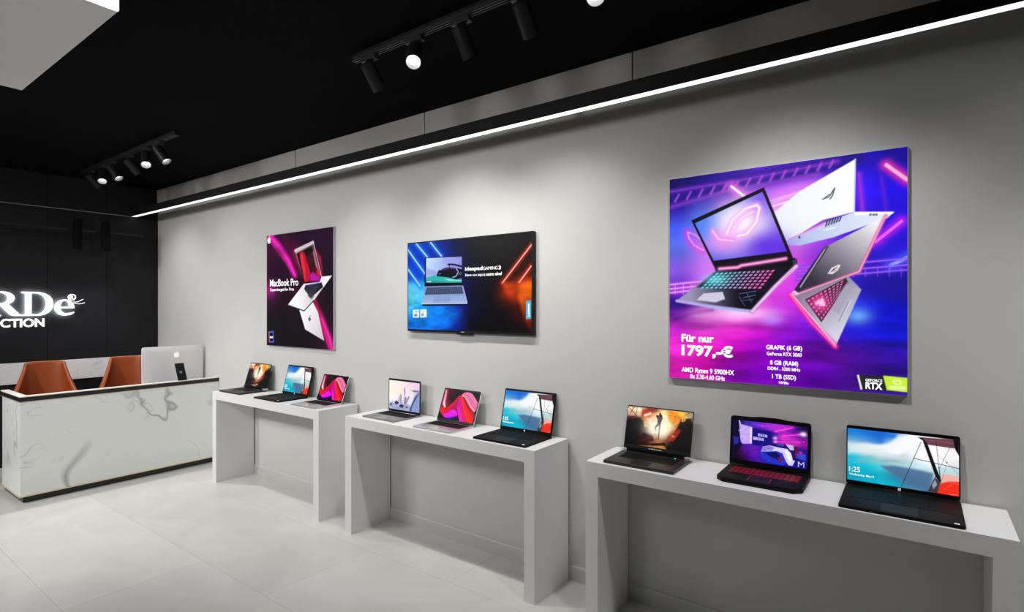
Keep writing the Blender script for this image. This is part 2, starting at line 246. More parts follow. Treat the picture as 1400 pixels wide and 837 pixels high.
  ('p',[(0.773,0.141),(0.802,0.234),(0.819,0.154),(0.786,0.061)],'a8a8b4',0.015,0.9),
  ('p',[(0.669,0.979),(1.0,1.0),(1.0,0.883),(0.961,0.842),(0.747,0.853)],'6c4450',0.006,1),
  ('l',[(0.747,0.939),(0.962,0.934)],0.008,'8c6470',0,'8c6470',0.8),
  ('l',[(0.755,0.889),(0.954,0.883)],0.008,'503440',0,'503440',0.8),
  ('p',[(0.954,1.001),(1.0,1.0),(1.002,0.717),(0.973,0.811),(0.962,0.892)],'140c14',0.006,1),
  ('p',[(0.647,0.975),(0.695,0.966),(0.738,0.868),(0.852,0.231),(0.843,0.208),(0.806,0.285),(0.695,0.922)],'14121a',0.005,1),
  ('l',[(0.682,0.893),(0.619,0.582),(0.507,0.008)],0.007,'142430',0,'142430',1),
  ('l',[(0.616,0.571),(0.769,0.542),(1.002,0.492)],0.01,'182028',0,'182028',1),
  ('l',[(0.81,0.959),(0.833,0.444)],0.006,'241c24',0,'241c24',1),
  ('l',[(0.946,0.94),(0.839,0.454)],0.004,'383038',0,'383038',1),
  ('l',[(0.823,0.696),(0.901,0.569),(0.996,0.386)],0.003,'505860',0,'505860',1),
  ('l',[(0.897,0.526),(0.856,0.232)],0.003,'686870',0,'686870',1),
  ('l',[(0.808,0.302),(0.747,0.012)],0.008,'181418',0,'181418',1),
  ('l',[(0.835,0.461),(0.847,0.209)],0.01,'14121a',0,'14121a',1),
  ('b',(0.899,0.571),0.006,0.01,'101018',1),
]),
'fire': (1.7, [
  ('g', ['f0c8a0 f8e0c0 a03820 7a1c10 f8d080 f8b050 f8c040 a89060', 'd8a888 e0b090 c04420 f09048 fff0c0 f8c060 e88020 f0c080', '402018 281410 e8a058 fff4d8 ffffe8 ffd070 f08028 402418', '100c10 0c0a0e f0a050 fffff0 fffff0 ffc060 a82c18 100c10', '08080c 100a0e 281010 e89850 fff0c0 d86030 701810 08080c', '08080c 14080c 40141a 60201c f0a060 601818 2c0c10 060608', '060608 08060a 90502c a86030 905028 38141a 0c080c 050508', '040406 050406 180c08 60300f c06820 0c080a 060508 040406']),
  ('n',0.25,14,1.6,2,0,1),
  ('p',[(0.024,0.641),(0.168,0.7),(0.264,0.653),(0.279,0.468),(0.221,0.427),(0.235,0.35),(0.365,0.329),(0.286,0.178),(0.036,0.062),(0.007,0.568)],'0c0a0e',0.03,0.95),
  ('p',[(0.225,0.947),(0.366,0.921),(0.329,0.803),(0.227,0.727)],'c03018',0.03,0.9),
  ('l',[(0.276,0.797),(0.362,0.865)],0.03,'fff0d8',0.02,'fff0d8',1),
  ('b',(0.499,0.519),0.22,0.25,'fffce0',1),
  ('b',(0.509,0.815),0.1,0.14,'fff0b0',0.8),
  ('p',[(0.646,0.979),(0.777,0.98),(0.804,0.747),(0.724,0.65),(0.643,0.791)],'f08820',0.06,0.8),
  ('p',[(0.843,0.808),(0.995,0.868),(1.011,0.537),(1.002,0.013),(0.76,0.046),(0.694,0.205),(0.786,0.561)],'100a0e',0.05,0.9),
  ('p',[(0.658,0.323),(0.814,0.567),(0.846,0.498),(0.749,0.219),(0.652,0.194)],'a02818',0.04,0.9),
  ('b',(0.742,0.344),0.03,0.03,'f09050',0.8),
  ('p',[(0.289,0.337),(0.427,0.292),(0.465,0.172),(0.324,0.084),(0.159,0.067)],'2c0c10',0.04,0.8),
  ('p',[(0.188,-0.004),(0.388,0.023),(0.602,0.079),(0.68,-0.026),(0.393,-0.052)],'d08840',0.02,0.8),
  ('p',[(0.384,0.073),(0.625,0.162),(0.644,0.09),(0.431,0.034)],'180c0c',0.02,0.9),
  ('l',[(-0.007,0.984),(0.138,0.776)],0.012,'30181a',0,'30181a',1),
  ('l',[(0.142,1.014),(0.134,0.734)],0.012,'30181a',0,'30181a',1),
  ('l',[(0.02,0.682),(0.133,0.747)],0.012,'30181a',0,'30181a',1),
  ('l',[(0.034,0.796),(0.095,1.005)],0.012,'30181a',0,'30181a',1),
  ('p',[(0.825,0.883),(0.908,0.928),(0.902,0.769),(0.848,0.731)],'f0b060',0.02,0.8),
  ('p',[(0.936,0.934),(0.999,0.934),(1.002,0.87),(0.942,0.869)],'a89890',0.02,0.9),
  ('p',[(0.5,0.9),(0.52,0.909),(0.532,0.874),(0.545,0.85),(0.559,0.772),(0.546,0.703),(0.54,0.608),(0.539,0.502),(0.531,0.448),(0.532,0.344),(0.532,0.22),(0.52,0.222),(0.516,0.366),(0.513,0.496),(0.509,0.588),(0.481,0.528),(0.469,0.491),(0.483,0.415),(0.47,0.428),(0.445,0.491),(0.456,0.549),(0.486,0.628),(0.478,0.741),(0.46,0.791),(0.453,0.844),(0.477,0.841),(0.499,0.834)],'34202c',0.006,1),
  ('p',[(0.476,0.808),(0.523,0.818),(0.542,0.755),(0.502,0.693)],'6c5468',0.012,0.7),
  ('n',0.13,30,1.2,12,0,1),
  ('b',(0.581,0.512),0.1,0.2,'fffce8',0.75),
  ('b',(0.423,0.448),0.08,0.14,'fffce8',0.75),
]),
'mountain': (1.6, [
  ('g', ['fffaf0 fff4f0 ffeef0 fce4ee f8d8f0 f4d0f0', 'fff6e8 fff2e8 fcecea fce4e8 f8dce8 f0d0ee', 'fff4e4 fff0e0 fcecd8 fae8dc f8e0dc e8d0e4', 'fff6e8 fff0e4 fceee0 f8e8e0 f0e0e8 c8bcd8', 'fffaf4 fcf4f0 f4ecec ecdeec e0d4ec a8a8d0', 'fcf8fc f0ecf8 dcd4e8 e0d8ec c8c8e8 a8b8e0', 'c8c8e0 b0b0d0 a0a0c8 b8b8dc a8b4dc b0c4e8', 'c0c4e0 a0a4cc 9098c0 a0a8d0 98a8d4 a8bce4']),
  ('p',[(0.271,0.249),(0.342,0.476),(0.382,0.567),(0.423,0.509),(0.413,0.271)],'c8bcd0',0.02,1),
  ('p',[(0.382,0.567),(0.427,0.499),(0.42,0.25),(0.373,0.243)],'a094b4',0.02,0.9),
  ('p',[(0.464,0.214),(0.506,0.777),(0.531,0.818),(0.601,0.79),(0.661,0.713),(0.682,0.504),(0.664,0.245)],'f4e8ee',0.015,1),
  ('p',[(0.498,0.733),(0.525,0.811),(0.546,0.655),(0.539,0.483),(0.583,0.447),(0.564,0.23),(0.484,0.217),(0.523,0.481)],'8c80a0',0.015,0.95),
  ('p',[(0.603,0.449),(0.662,0.533),(0.682,0.482),(0.584,0.233),(0.544,0.226)],'9c8cac',0.02,0.9),
  ('p',[(0.663,0.416),(0.759,0.705),(0.838,0.716),(0.811,0.438),(0.684,0.163)],'f0e8f0',0.02,0.9),
  ('p',[(0.73,0.712),(0.818,0.739),(0.993,0.748),(0.993,0.696),(0.838,0.674)],'6c6c98',0.015,0.9),
  ('p',[(0.665,0.052),(0.839,0.526),(0.993,0.759),(1.01,0.002),(0.685,-0.009)],'8c9ccc',0.02,0.95),
  ('p',[(0.665,0.052),(0.724,0.169),(0.859,0.508),(1.003,0.697),(0.956,0.586),(0.802,0.266),(0.725,-0.002)],'404c80',0.02,0.9),
  ('p',[(0.0,0.142),(0.077,0.22),(0.18,0.214),(0.261,0.313),(0.343,0.217),(0.424,0.208),(0.685,0.12),(0.685,-0.009),(0.0,-0.011)],'a8acd0',0.02,0.9),
  ('p',[(0.179,0.246),(0.257,0.312),(0.333,0.237),(0.282,0.175),(0.221,0.177)],'383c60',0.012,1),
  ('p',[(0.343,0.152),(0.414,0.211),(0.494,0.176),(0.465,0.085),(0.364,0.09)],'303860',0.012,1),
  ('p',[(0.015,0.167),(0.077,0.22),(0.118,0.139),(0.056,0.086)],'606890',0.015,0.9),
  ('p',[(0.545,0.141),(0.605,0.171),(0.645,0.113),(0.565,0.079)],'505c8c',0.015,0.9),
  ('n',0.22,34,1,6,0,0.36),
]),
'wave': (1.55, [
  ('g', ['5a1030 301020 181018 141014 141014', '40101c 1c0f16 181016 141014 141014', 'c01830 30101c 281018 201018 141014', '200818 301020 401020 201018 101014', '08060c 10080f 14080f 201018 100c10']),
  ('p',[(0.014,0.994),(0.113,0.982),(0.119,0.825),(0.125,0.588),(0.098,0.49),(0.013,0.861)],'a01848',0.05,1),
  ('p',[(0.021,0.983),(0.061,0.968),(0.086,0.749),(0.102,0.514),(0.147,0.367),(0.108,0.362),(0.035,0.458),(0.02,0.645)],'f898b8',0.035,1),
  ('p',[(0.049,0.507),(0.055,0.626),(0.149,0.375),(0.109,0.36)],'ffe0e8',0.03,0.9),
  ('p',[(0.005,0.289),(0.007,0.407),(0.089,0.359),(0.214,0.423),(0.334,0.591),(0.412,0.778),(0.483,0.858),(0.558,0.785),(0.622,0.583),(0.571,0.414),(0.391,0.343),(0.248,0.277),(0.165,0.127),(0.057,0.158),(0.002,0.219)],'d81030',0.02,1),
  ('p',[(0.012,0.244),(0.03,0.351),(0.13,0.353),(0.099,0.233),(0.052,0.18)],'f81818',0.02,1),
  ('p',[(0.248,0.277),(0.36,0.478),(0.437,0.711),(0.491,0.777),(0.496,0.404),(0.389,0.354),(0.226,0.205)],'b00850',0.04,0.9),
  ('p',[(0.067,0.159),(0.226,0.205),(0.317,0.321),(0.387,0.361),(0.478,0.309),(0.536,0.181),(0.445,0.111),(0.307,0.03),(0.186,0.039)],'f010e8',0.02,1),
  ('p',[(0.022,0.222),(0.193,0.177),(0.317,0.321),(0.238,0.322),(0.165,0.127),(0.137,0.077)],'e81068',0.04,0.8),
  ('p',[(0.181,0.061),(0.298,0.067),(0.51,0.166),(0.542,0.155),(0.414,0.073),(0.28,0.017)],'5a10e8',0.02,1),
  ('p',[(0.441,0.559),(0.496,0.801),(0.569,0.646),(0.685,0.339),(0.779,-0.007),(0.626,-0.008),(0.535,0.226),(0.457,0.399)],'d80890',0.03,1),
  ('p',[(0.477,0.401),(0.524,0.454),(0.629,0.24),(0.703,-0.008),(0.625,-0.004),(0.54,0.204)],'f010b8',0.03,1),
  ('p',[(0.523,0.769),(0.592,0.766),(0.726,0.504),(0.959,0.309),(0.995,-0.001),(0.778,-0.003),(0.643,0.355)],'f01820',0.015,1),
  ('p',[(0.582,0.812),(0.731,0.667),(0.954,0.376),(1.0,0.248),(0.999,0.115),(0.759,0.44)],'b80824',0.03,0.9),
  ('p',[(0.502,0.861),(0.571,0.953),(0.684,0.978),(0.789,0.944),(0.891,0.827),(0.994,0.678),(1.001,0.428),(0.959,0.355),(0.829,0.473),(0.693,0.662),(0.597,0.79)],'f078a8',0.012,1),
  ('l',[(0.541,0.818),(0.628,0.829),(0.726,0.689),(0.839,0.52),(0.964,0.378)],0.02,'ffb8c8',0.006,'ffb8c8',1),
  ('l',[(0.581,0.906),(0.74,0.808),(0.895,0.619),(0.987,0.494)],0.006,'501828',0,'501828',1),
  ('l',[(0.594,0.849),(0.74,0.715),(0.857,0.568),(0.98,0.437)],0.006,'601828',0,'601828',1),
  ('l',[(0.632,0.948),(0.784,0.872),(0.942,0.671)],0.01,'ff98c8',0,'ff98c8',1),
  ('l',[(0.509,0.803),(0.579,0.647),(0.651,0.448),(0.802,0.152),(0.913,0.002)],0.014,'ff5858',0.02,'ff2020',1),
  ('p',[(0.0,0.0),(0.013,0.174),(0.189,0.028),(0.387,0.023),(0.553,0.149),(0.626,-0.008),(0.317,-0.014)],'0c080e',0.012,1),
]),
'bedroom': (1.7, [
  ('g', ['140a38 3a28a0 5030d0 8030d8 b030e0 a028d0 6018a8 180a48', '140a40 8060e0 4828c0 4020a8 4018a0 b028c8 7018a8 2a0c68', '1c0c50 b080f0 201480 1c1484 2c18a0 e040d0 b028c0 801898', '281870 9858e8 18106c 1c1470 2c1898 b82cc0 d038c0 901898', '180a48 5020b8 4818a8 3818a0 3420b8 2c1890 40146c 301488', '280a40 5814a0 6818b8 4818b0 2830d0 2018b0 24105c 2018a0', '30082c 4a0c80 6814b0 3c18b8 2028c8 1c18b8 1c1070 1c1c90', '140618 2a0850 4a10a0 3818a8 1c20b8 1818a0 1410a0 141480']),
  ('p',[(0.093,0.903),(0.273,0.854),(0.27,0.432),(0.13,0.405),(0.097,0.686)],'c8a8f8',0.015,1),
  ('p',[(0.24,0.847),(0.27,0.845),(0.273,0.443),(0.251,0.443)],'f0d8ff',0.008,1),
  ('p',[(0.079,0.988),(0.093,0.993),(0.115,0.907),(0.102,0.886)],'f0d8ff',0.006,1),
  ('p',[(-0.004,0.986),(0.084,0.976),(0.106,0.583),(0.094,0.423),(0.136,0.433),(0.135,0.355),(0.059,0.156),(0.006,0.04)],'100830',0.02,0.9),
  ('p',[(0.014,0.563),(0.09,0.553),(0.087,0.396),(0.024,0.355)],'3038b0',0.03,0.8),
  ('b',(0.087,0.731),0.006,0.01,'f0e0ff',1),
  ('p',[(0.277,0.841),(0.543,0.792),(0.541,0.549),(0.495,0.451),(0.284,0.402)],'18127c',0.01,0.95),
  ('p',[(0.356,0.719),(0.48,0.702),(0.481,0.638),(0.357,0.642)],'b8a8f0',0.006,1),
  ('p',[(0.288,0.622),(0.435,0.608),(0.436,0.546),(0.29,0.54)],'b8a8f0',0.006,1),
  ('l',[(0.383,0.715),(0.383,0.627)],0.012,'3a30a0',0,'3a30a0',1),
  ('l',[(0.415,0.722),(0.414,0.634)],0.012,'3a30a0',0,'3a30a0',1),
  ('l',[(0.446,0.728),(0.445,0.641)],0.012,'3a30a0',0,'3a30a0',1),
  ('l',[(0.369,0.609),(0.371,0.537)],0.012,'4a40b0',0,'4a40b0',1),
  ('l',[(0.399,0.615),(0.401,0.544)],0.012,'4a40b0',0,'4a40b0',1),
  ('p',[(0.272,0.932),(0.832,1.017),(0.597,0.791),(0.432,0.86)],'c030e0',0.05,0.7),
  ('l',[(0.583,0.813),(0.809,0.954)],0.016,'ff60e8',0.03,'e020c0',1),
  ('l',[(0.667,0.719),(0.95,0.827)],0.016,'ff50e0',0.03,'e020c0',1),
  ('l',[(0.587,0.565),(0.901,0.62)],0.016,'ff40d8',0.03,'e020c0',1),
  ('b',(0.948,0.827),0.045,0.06,'fff0ff',1),
  ('b',(0.586,0.648),0.03,0.04,'ffb0f8',1),
  ('b',(0.588,0.555),0.025,0.04,'ff90f0',1),
  ('b',(0.952,0.642),0.01,0.015,'ff7090',1),
  ('p',[(0.481,0.511),(0.824,0.539),(0.852,0.348),(0.658,0.301)],'1c1058',0.03,0.8),
  ('p',[(0.72,0.54),(0.824,0.526),(0.832,0.412),(0.787,0.406)],'d0c0f8',0.01,1),
  ('p',[(0.601,0.525),(0.707,0.532),(0.695,0.471),(0.616,0.471)],'3848b8',0.01,1),
  ('p',[(0.377,0.258),(0.443,0.35),(0.604,0.363),(0.71,0.314),(0.74,0.076),(0.701,0.017),(0.557,0.029),(0.436,0.072)],'2434c8',0.02,1),
  ('p',[(0.459,0.265),(0.605,0.313),(0.659,0.227),(0.661,0.105),(0.514,0.191)],'101048',0.02,0.9),
  ('p',[(0.62,0.193),(0.686,0.185),(0.687,0.087),(0.642,0.087)],'801858',0.015,0.9),
  ('p',[(0.404,0.277),(0.422,0.396),(0.509,0.454),(0.63,0.431),(0.748,0.422),(0.794,0.334),(0.822,0.17),(0.848,0.164),(0.817,0.035),(0.766,0.034),(0.732,0.123),(0.684,0.307),(0.605,0.338),(0.498,0.3)],'d8d0fc',0.012,1),
  ('p',[(0.404,0.277),(0.422,0.396),(0.509,0.446),(0.577,0.419),(0.552,0.325)],'8070d8',0.02,0.8),
  ('p',[(0.71,0.363),(0.788,0.333),(0.816,0.168),(0.778,0.086)],'ffffff',0.02,0.8),
  ('p',[(0.844,0.518),(0.876,0.489),(0.872,0.231),(0.847,0.249)],'701048',0.01,1),
  ('p',[(0.865,0.339),(0.979,0.35),(0.98,0.21),(0.872,0.231)],'3848d0',0.015,1),
  ('b',(0.916,0.376),0.025,0.03,'f03090',1),
  ('l',[(0.893,0.039),(0.892,0.151),(0.926,0.088),(0.958,0.156),(0.959,0.037)],0.014,'f4f4fc',0,'f4f4fc',1),
  ('n',0.1,24,1.5,21,0,1),
]),
}

# ------------------------------------------------------------------ tagging
def tag(o, label=None, cat=None, group=None, kind=None):
    if label: o['label'] = label
    if cat: o['category'] = cat
    if group: o['group'] = group
    if kind: o['kind'] = kind
    return o

def thing(name, label, cat, loc=(0, 0, 0), rz=0.0, group=None):
    o = bpy.data.objects.new(name, None)
    o.empty_display_size = .05
    C.objects.link(o)
    o.location = loc
    o.rotation_euler = (0, 0, rz)
    return tag(o, label, cat, group)

# ------------------------------------------------------------------ materials
MATS = {}
def srgb(h):
    if isinstance(h, str):
        c = [int(h[i:i + 2], 16) / 255 for i in (0, 2, 4)]
    else:
        c = [v / 255 for v in h]
    return tuple((v / 12.92 if v <= .04045 else ((v + .055) / 1.055) ** 2.4) for v in c) + (1,)

def pmat(name, col, rough=.5, metal=0., spec=.5, emit=None, estr=0., bump=0., bscale=40., vary=0., vscale=3., sample=True):
    m = bpy.data.materials.new(name)
    m.use_nodes = True
    nt = m.node_tree
    b = nt.nodes['Principled BSDF']
    col = srgb(col) if isinstance(col, str) else tuple(col) + (1,)
    b.inputs['Base Color'].default_value = col
    b.inputs['Roughness'].default_value = rough
    b.inputs['Metallic'].default_value = metal
    b.inputs['Specular IOR Level'].default_value = spec
    if emit:
        b.inputs['Emission Color'].default_value = srgb(emit)
        b.inputs['Emission Strength'].default_value = estr
    tc = nt.nodes.new('ShaderNodeTexCoord')
    if vary:
        n = nt.nodes.new('ShaderNodeTexNoise'); n.inputs['Scale'].default_value = vscale; n.inputs['Detail'].default_value = 4
        nt.links.new(tc.outputs['Object'], n.inputs['Vector'])
        mx = nt.nodes.new('ShaderNodeMix'); mx.data_type = 'RGBA'
        mx.inputs[6].default_value = tuple(c * (1 - vary) for c in col[:3]) + (1,)
        mx.inputs[7].default_value = tuple(min(1, c * (1 + vary)) for c in col[:3]) + (1,)
        nt.links.new(n.outputs['Fac'], mx.inputs[0]); nt.links.new(mx.outputs[2], b.inputs['Base Color'])
    if bump:
        n = nt.nodes.new('ShaderNodeTexNoise'); n.inputs['Scale'].default_value = bscale; n.inputs['Detail'].default_value = 3
        nt.links.new(tc.outputs['Object'], n.inputs['Vector'])
        bp = nt.nodes.new('ShaderNodeBump'); bp.inputs['Strength'].default_value = bump; bp.inputs['Distance'].default_value = .002
        nt.links.new(n.outputs['Fac'], bp.inputs['Height']); nt.links.new(bp.outputs['Normal'], b.inputs['Normal'])
    if not sample:
        m.cycles.emission_sampling = 'NONE'
    MATS[name] = m
    return m

def marble_mat(name, base, vein, scale=1.3, rough=.22, w=.03):
    m = bpy.data.materials.new(name); m.use_nodes = True
    nt = m.node_tree; L = nt.links.new; b = nt.nodes['Principled BSDF']
    tc = nt.nodes.new('ShaderNodeTexCoord')
    fac = None
    for k, (sc, ww, amt, off) in enumerate(((scale, w, .85, 0), (scale * 2.1, w * .55, .45, 7.3))):
        mp = nt.nodes.new('ShaderNodeMapping'); mp.inputs['Location'].default_value = (off + .35, off * .7 + .2, off)
        mp.inputs['Rotation'].default_value = (.5, .2, .3)
        L(tc.outputs['Object'], mp.inputs['Vector'])
        n = nt.nodes.new('ShaderNodeTexNoise'); n.inputs['Scale'].default_value = sc; n.inputs['Detail'].default_value = 3.2
        n.inputs['Roughness'].default_value = .5; n.inputs['Distortion'].default_value = .45
        L(mp.outputs[0], n.inputs['Vector'])
        s = nt.nodes.new('ShaderNodeMath'); s.operation = 'SUBTRACT'; s.inputs[1].default_value = .5; L(n.outputs['Fac'], s.inputs[0])
        a = nt.nodes.new('ShaderNodeMath'); a.operation = 'ABSOLUTE'; L(s.outputs[0], a.inputs[0])
        r = nt.nodes.new('ShaderNodeMapRange'); r.inputs[1].default_value = 0; r.inputs[2].default_value = ww
        r.inputs[3].default_value = amt; r.inputs[4].default_value = 0; L(a.outputs[0], r.inputs[0])
        # break the veins up
        n2 = nt.nodes.new('ShaderNodeTexNoise'); n2.inputs['Scale'].default_value = sc * 1.6; n2.inputs['Detail'].default_value = 2
        L(mp.outputs[0], n2.inputs['Vector'])
        r2 = nt.nodes.new('ShaderNodeMapRange'); r2.inputs[1].default_value = .46; r2.inputs[2].default_value = .62; L(n2.outputs['Fac'], r2.inputs[0])
        mu = nt.nodes.new('ShaderNodeMath'); mu.operation = 'MULTIPLY'; L(r.outputs[0], mu.inputs[0]); L(r2.outputs[0], mu.inputs[1])
        if fac is None: fac = mu.outputs[0]
        else:
            mm = nt.nodes.new('ShaderNodeMath'); mm.operation = 'MAXIMUM'; L(fac, mm.inputs[0]); L(mu.outputs[0], mm.inputs[1]); fac = mm.outputs[0]
    mx = nt.nodes.new('ShaderNodeMix'); mx.data_type = 'RGBA'; mx.inputs[6].default_value = srgb(base); mx.inputs[7].default_value = srgb(vein)
    L(fac, mx.inputs[0]); L(mx.outputs[2], b.inputs['Base Color'])
    b.inputs['Roughness'].default_value = rough
    return m

def floor_mat():
    m = bpy.data.materials.new('floor_porcelain'); m.use_nodes = True
    nt = m.node_tree; L = nt.links.new; b = nt.nodes['Principled BSDF']
    tc = nt.nodes.new('ShaderNodeTexCoord')
    mp = nt.nodes.new('ShaderNodeMapping'); mp.inputs['Location'].default_value = (.06, -.945 + .715 * 4, 0)
    L(tc.outputs['Object'], mp.inputs['Vector'])
    br = nt.nodes.new('ShaderNodeTexBrick'); br.offset = .5
    br.inputs['Color1'].default_value = srgb('d6d5d2'); br.inputs['Color2'].default_value = srgb('d0cfcc'); br.inputs['Mortar'].default_value = srgb('b4b2ae')
    br.inputs['Scale'].default_value = 1; br.inputs['Mortar Size'].default_value = .0016; br.inputs['Mortar Smooth'].default_value = .3
    br.inputs['Brick Width'].default_value = 1.43; br.inputs['Row Height'].default_value = .715
    L(mp.outputs[0], br.inputs['Vector'])
    n = nt.nodes.new('ShaderNodeTexNoise'); n.inputs['Scale'].default_value = 1.7; n.inputs['Detail'].default_value = 6; n.inputs['Distortion'].default_value = 1.2
    L(tc.outputs['Object'], n.inputs['Vector'])
    r = nt.nodes.new('ShaderNodeMapRange'); r.inputs[1].default_value = .35; r.inputs[2].default_value = .7; r.inputs[3].default_value = .93; r.inputs[4].default_value = 1.05
    L(n.outputs['Fac'], r.inputs[0])
    mx = nt.nodes.new('ShaderNodeMix'); mx.data_type = 'RGBA'; mx.blend_type = 'MULTIPLY'; mx.inputs[0].default_value = 1
    L(br.outputs['Color'], mx.inputs[6]); L(r.outputs[0], mx.inputs[7]); L(mx.outputs[2], b.inputs['Base Color'])
    b.inputs['Roughness'].default_value = .24; b.inputs['Specular IOR Level'].default_value = .45
    return m

def print_mat(name, strength, rough=.35, spec=.3):
    """A lit picture: its colours are stored per vertex of a fine mesh."""
    m = bpy.data.materials.new(name); m.use_nodes = True
    nt = m.node_tree; b = nt.nodes['Principled BSDF']
    at = nt.nodes.new('ShaderNodeAttribute'); at.attribute_name = 'picture'
    b.inputs['Base Color'].default_value = (.003, .003, .003, 1)
    b.inputs['Roughness'].default_value = rough; b.inputs['Specular IOR Level'].default_value = spec
    nt.links.new(at.outputs['Color'], b.inputs['Emission Color'])
    b.inputs['Emission Strength'].default_value = strength
    m.cycles.emission_sampling = 'NONE'
    return m

WALL = pmat('wall_paint', (.62, .62, .61), .75, vary=.03, vscale=1.6, bump=.05, bscale=220, spec=.2)
WALL2 = pmat('upper_wall_board', (.50, .485, .465), .75, vary=.04, vscale=2., spec=.2)
BASEB = pmat('baseboard_paint', (.60, .60, .59), .5)
CEIL = pmat('ceiling_black', (.0045, .0045, .005), .8, spec=.04, vary=.1, vscale=.7)
PANEL = pmat('dark_panel', (.015, .015, .0175), .55, spec=.2, vary=.08, vscale=2)
PANELGAP = pmat('panel_gap', (.004, .004, .004), .9)
FLOOR = floor_mat()
MARBLE = marble_mat('desk_marble', 'f8faf8', 'a2a2a4', .95, .2, .013)
MARBLE2 = marble_mat('band_marble', 'f4f4f6', 'a4a4a8', 1.6, .25, .02)
TABLE = pmat('table_lacquer', (.80, .80, .805), .42, spec=.4, vary=.015, vscale=4)
BLACKM = pmat('black_metal', (.012, .012, .013), .38, spec=.5, vary=.1, vscale=20)
BLACKM2 = pmat('black_track', (.03, .03, .031), .35, spec=.5)
REFL = pmat('reflector', (.22, .22, .22), .35, .5)
LENS = pmat('lamp_lens', (.9, .9, .9), .4, emit='ffffff', estr=4, sample=False)
LED = pmat('led_diffuser', (.9, .9, .9), .5, emit='ffffff', estr=1.3)
RAFT = pmat('raft_white', (.88, .86, .84), .7, vary=.03, vscale=2)
RAFTL = pmat('raft_painted_light', (.9, .9, .88), .5, emit='fffaf0', estr=1.35)  # white face with spotlight put in as emission
SIGNM = pmat('sign_white', (.9, .9, .9), .4, emit='ffffff', estr=1.7)
SIGNG = pmat('sign_grey', (.6, .6, .6), .4, emit='ffffff', estr=.35)
CREAM = pmat('ledge_cream', 'f4efe4', .35, vary=.02)
DBLACK = pmat('desk_black', (.018, .016, .016), .3)
GOLD = pmat('desk_gold', (.83, .72, .50), .35, .55)
WORK = pmat('worktop', (.5, .5, .5), .5)
LEATHER = pmat('orange_leather', (.35, .062, .006), .48, bump=.12, bscale=160, vary=.12, vscale=9)
PIPING = pmat('leather_piping', (.50, .16, .05), .5)
CHROME = pmat('chair_metal', (.05, .05, .05), .35, .8)
ALU = pmat('aluminium', (.70, .70, .71), .33, .85, vary=.02)
ALUW = pmat('computer_silver', (.88, .88, .89), .42, .25, vary=.02)
SPACE = pmat('warm_grey_alu', (.33, .31, .29), .36, .8)
LAPB = pmat('laptop_black', (.0055, .0055, .0065), .5, spec=.14, vary=.1, vscale=30)
LAPG = pmat('laptop_graphite', (.045, .042, .040), .38, .45, vary=.1, vscale=30)
BEZEL = pmat('bezel_black', (.005, .005, .006), .3, spec=.25)
KEYB = pmat('key_black', (.007, .007, .008), .55, spec=.15)
KEYD = pmat('key_well', (.022, .021, .021), .55)
KEYR = pmat('key_red', (.10, .004, .006), .5, emit='c00814', estr=.16, sample=False)
KEYG = pmat('key_legend', (.10, .10, .11), .5)
PADW = pmat('touchpad_silver', (.74, .74, .75), .25, .7)
PADB = pmat('touchpad_black', (.010, .010, .011), .5, spec=.2)
PADG = pmat('touchpad_grey', (.40, .38, .36), .3, .7)
REDL = pmat('red_line', (.2, .005, .01), .4, emit='b00818', estr=.2, sample=False)
WHITE = pmat('white_mark', (.85, .85, .85), .5, emit='ffffff', estr=.45, sample=False)
TEXTW = pmat('lit_lettering', (.8, .8, .8), .5, emit='ffffff', estr=1.0, sample=False)
TEXTD = pmat('dim_lettering', (.5, .5, .5), .5, emit='ffffff', estr=.35, sample=False)
TEAL = pmat('teal_light', (.1, .6, .6), .5, emit='40f0e0', estr=.8, sample=False)
FRAMEG = pmat('poster_frame', (.58, .56, .60), .4, .4)
FRAMEL = pmat('poster_side_lilac', (.55, .50, .60), .45)
TVB = pmat('tv_black', (.008, .008, .009), .45, spec=.25)
LAMPB = pmat('lamp_black', (.003, .003, .0035), .8, spec=.1)
HALO = pmat('sign_back_light', (.9, .9, .9), .5, emit='f4f8ff', estr=26)
DISC = pmat('grey_disc', (.16, .15, .17), .4)
BULL = print_mat('poster_print', 1.0, .6, .08)
SCR = print_mat('screen_picture', 1.0, .3, .08)

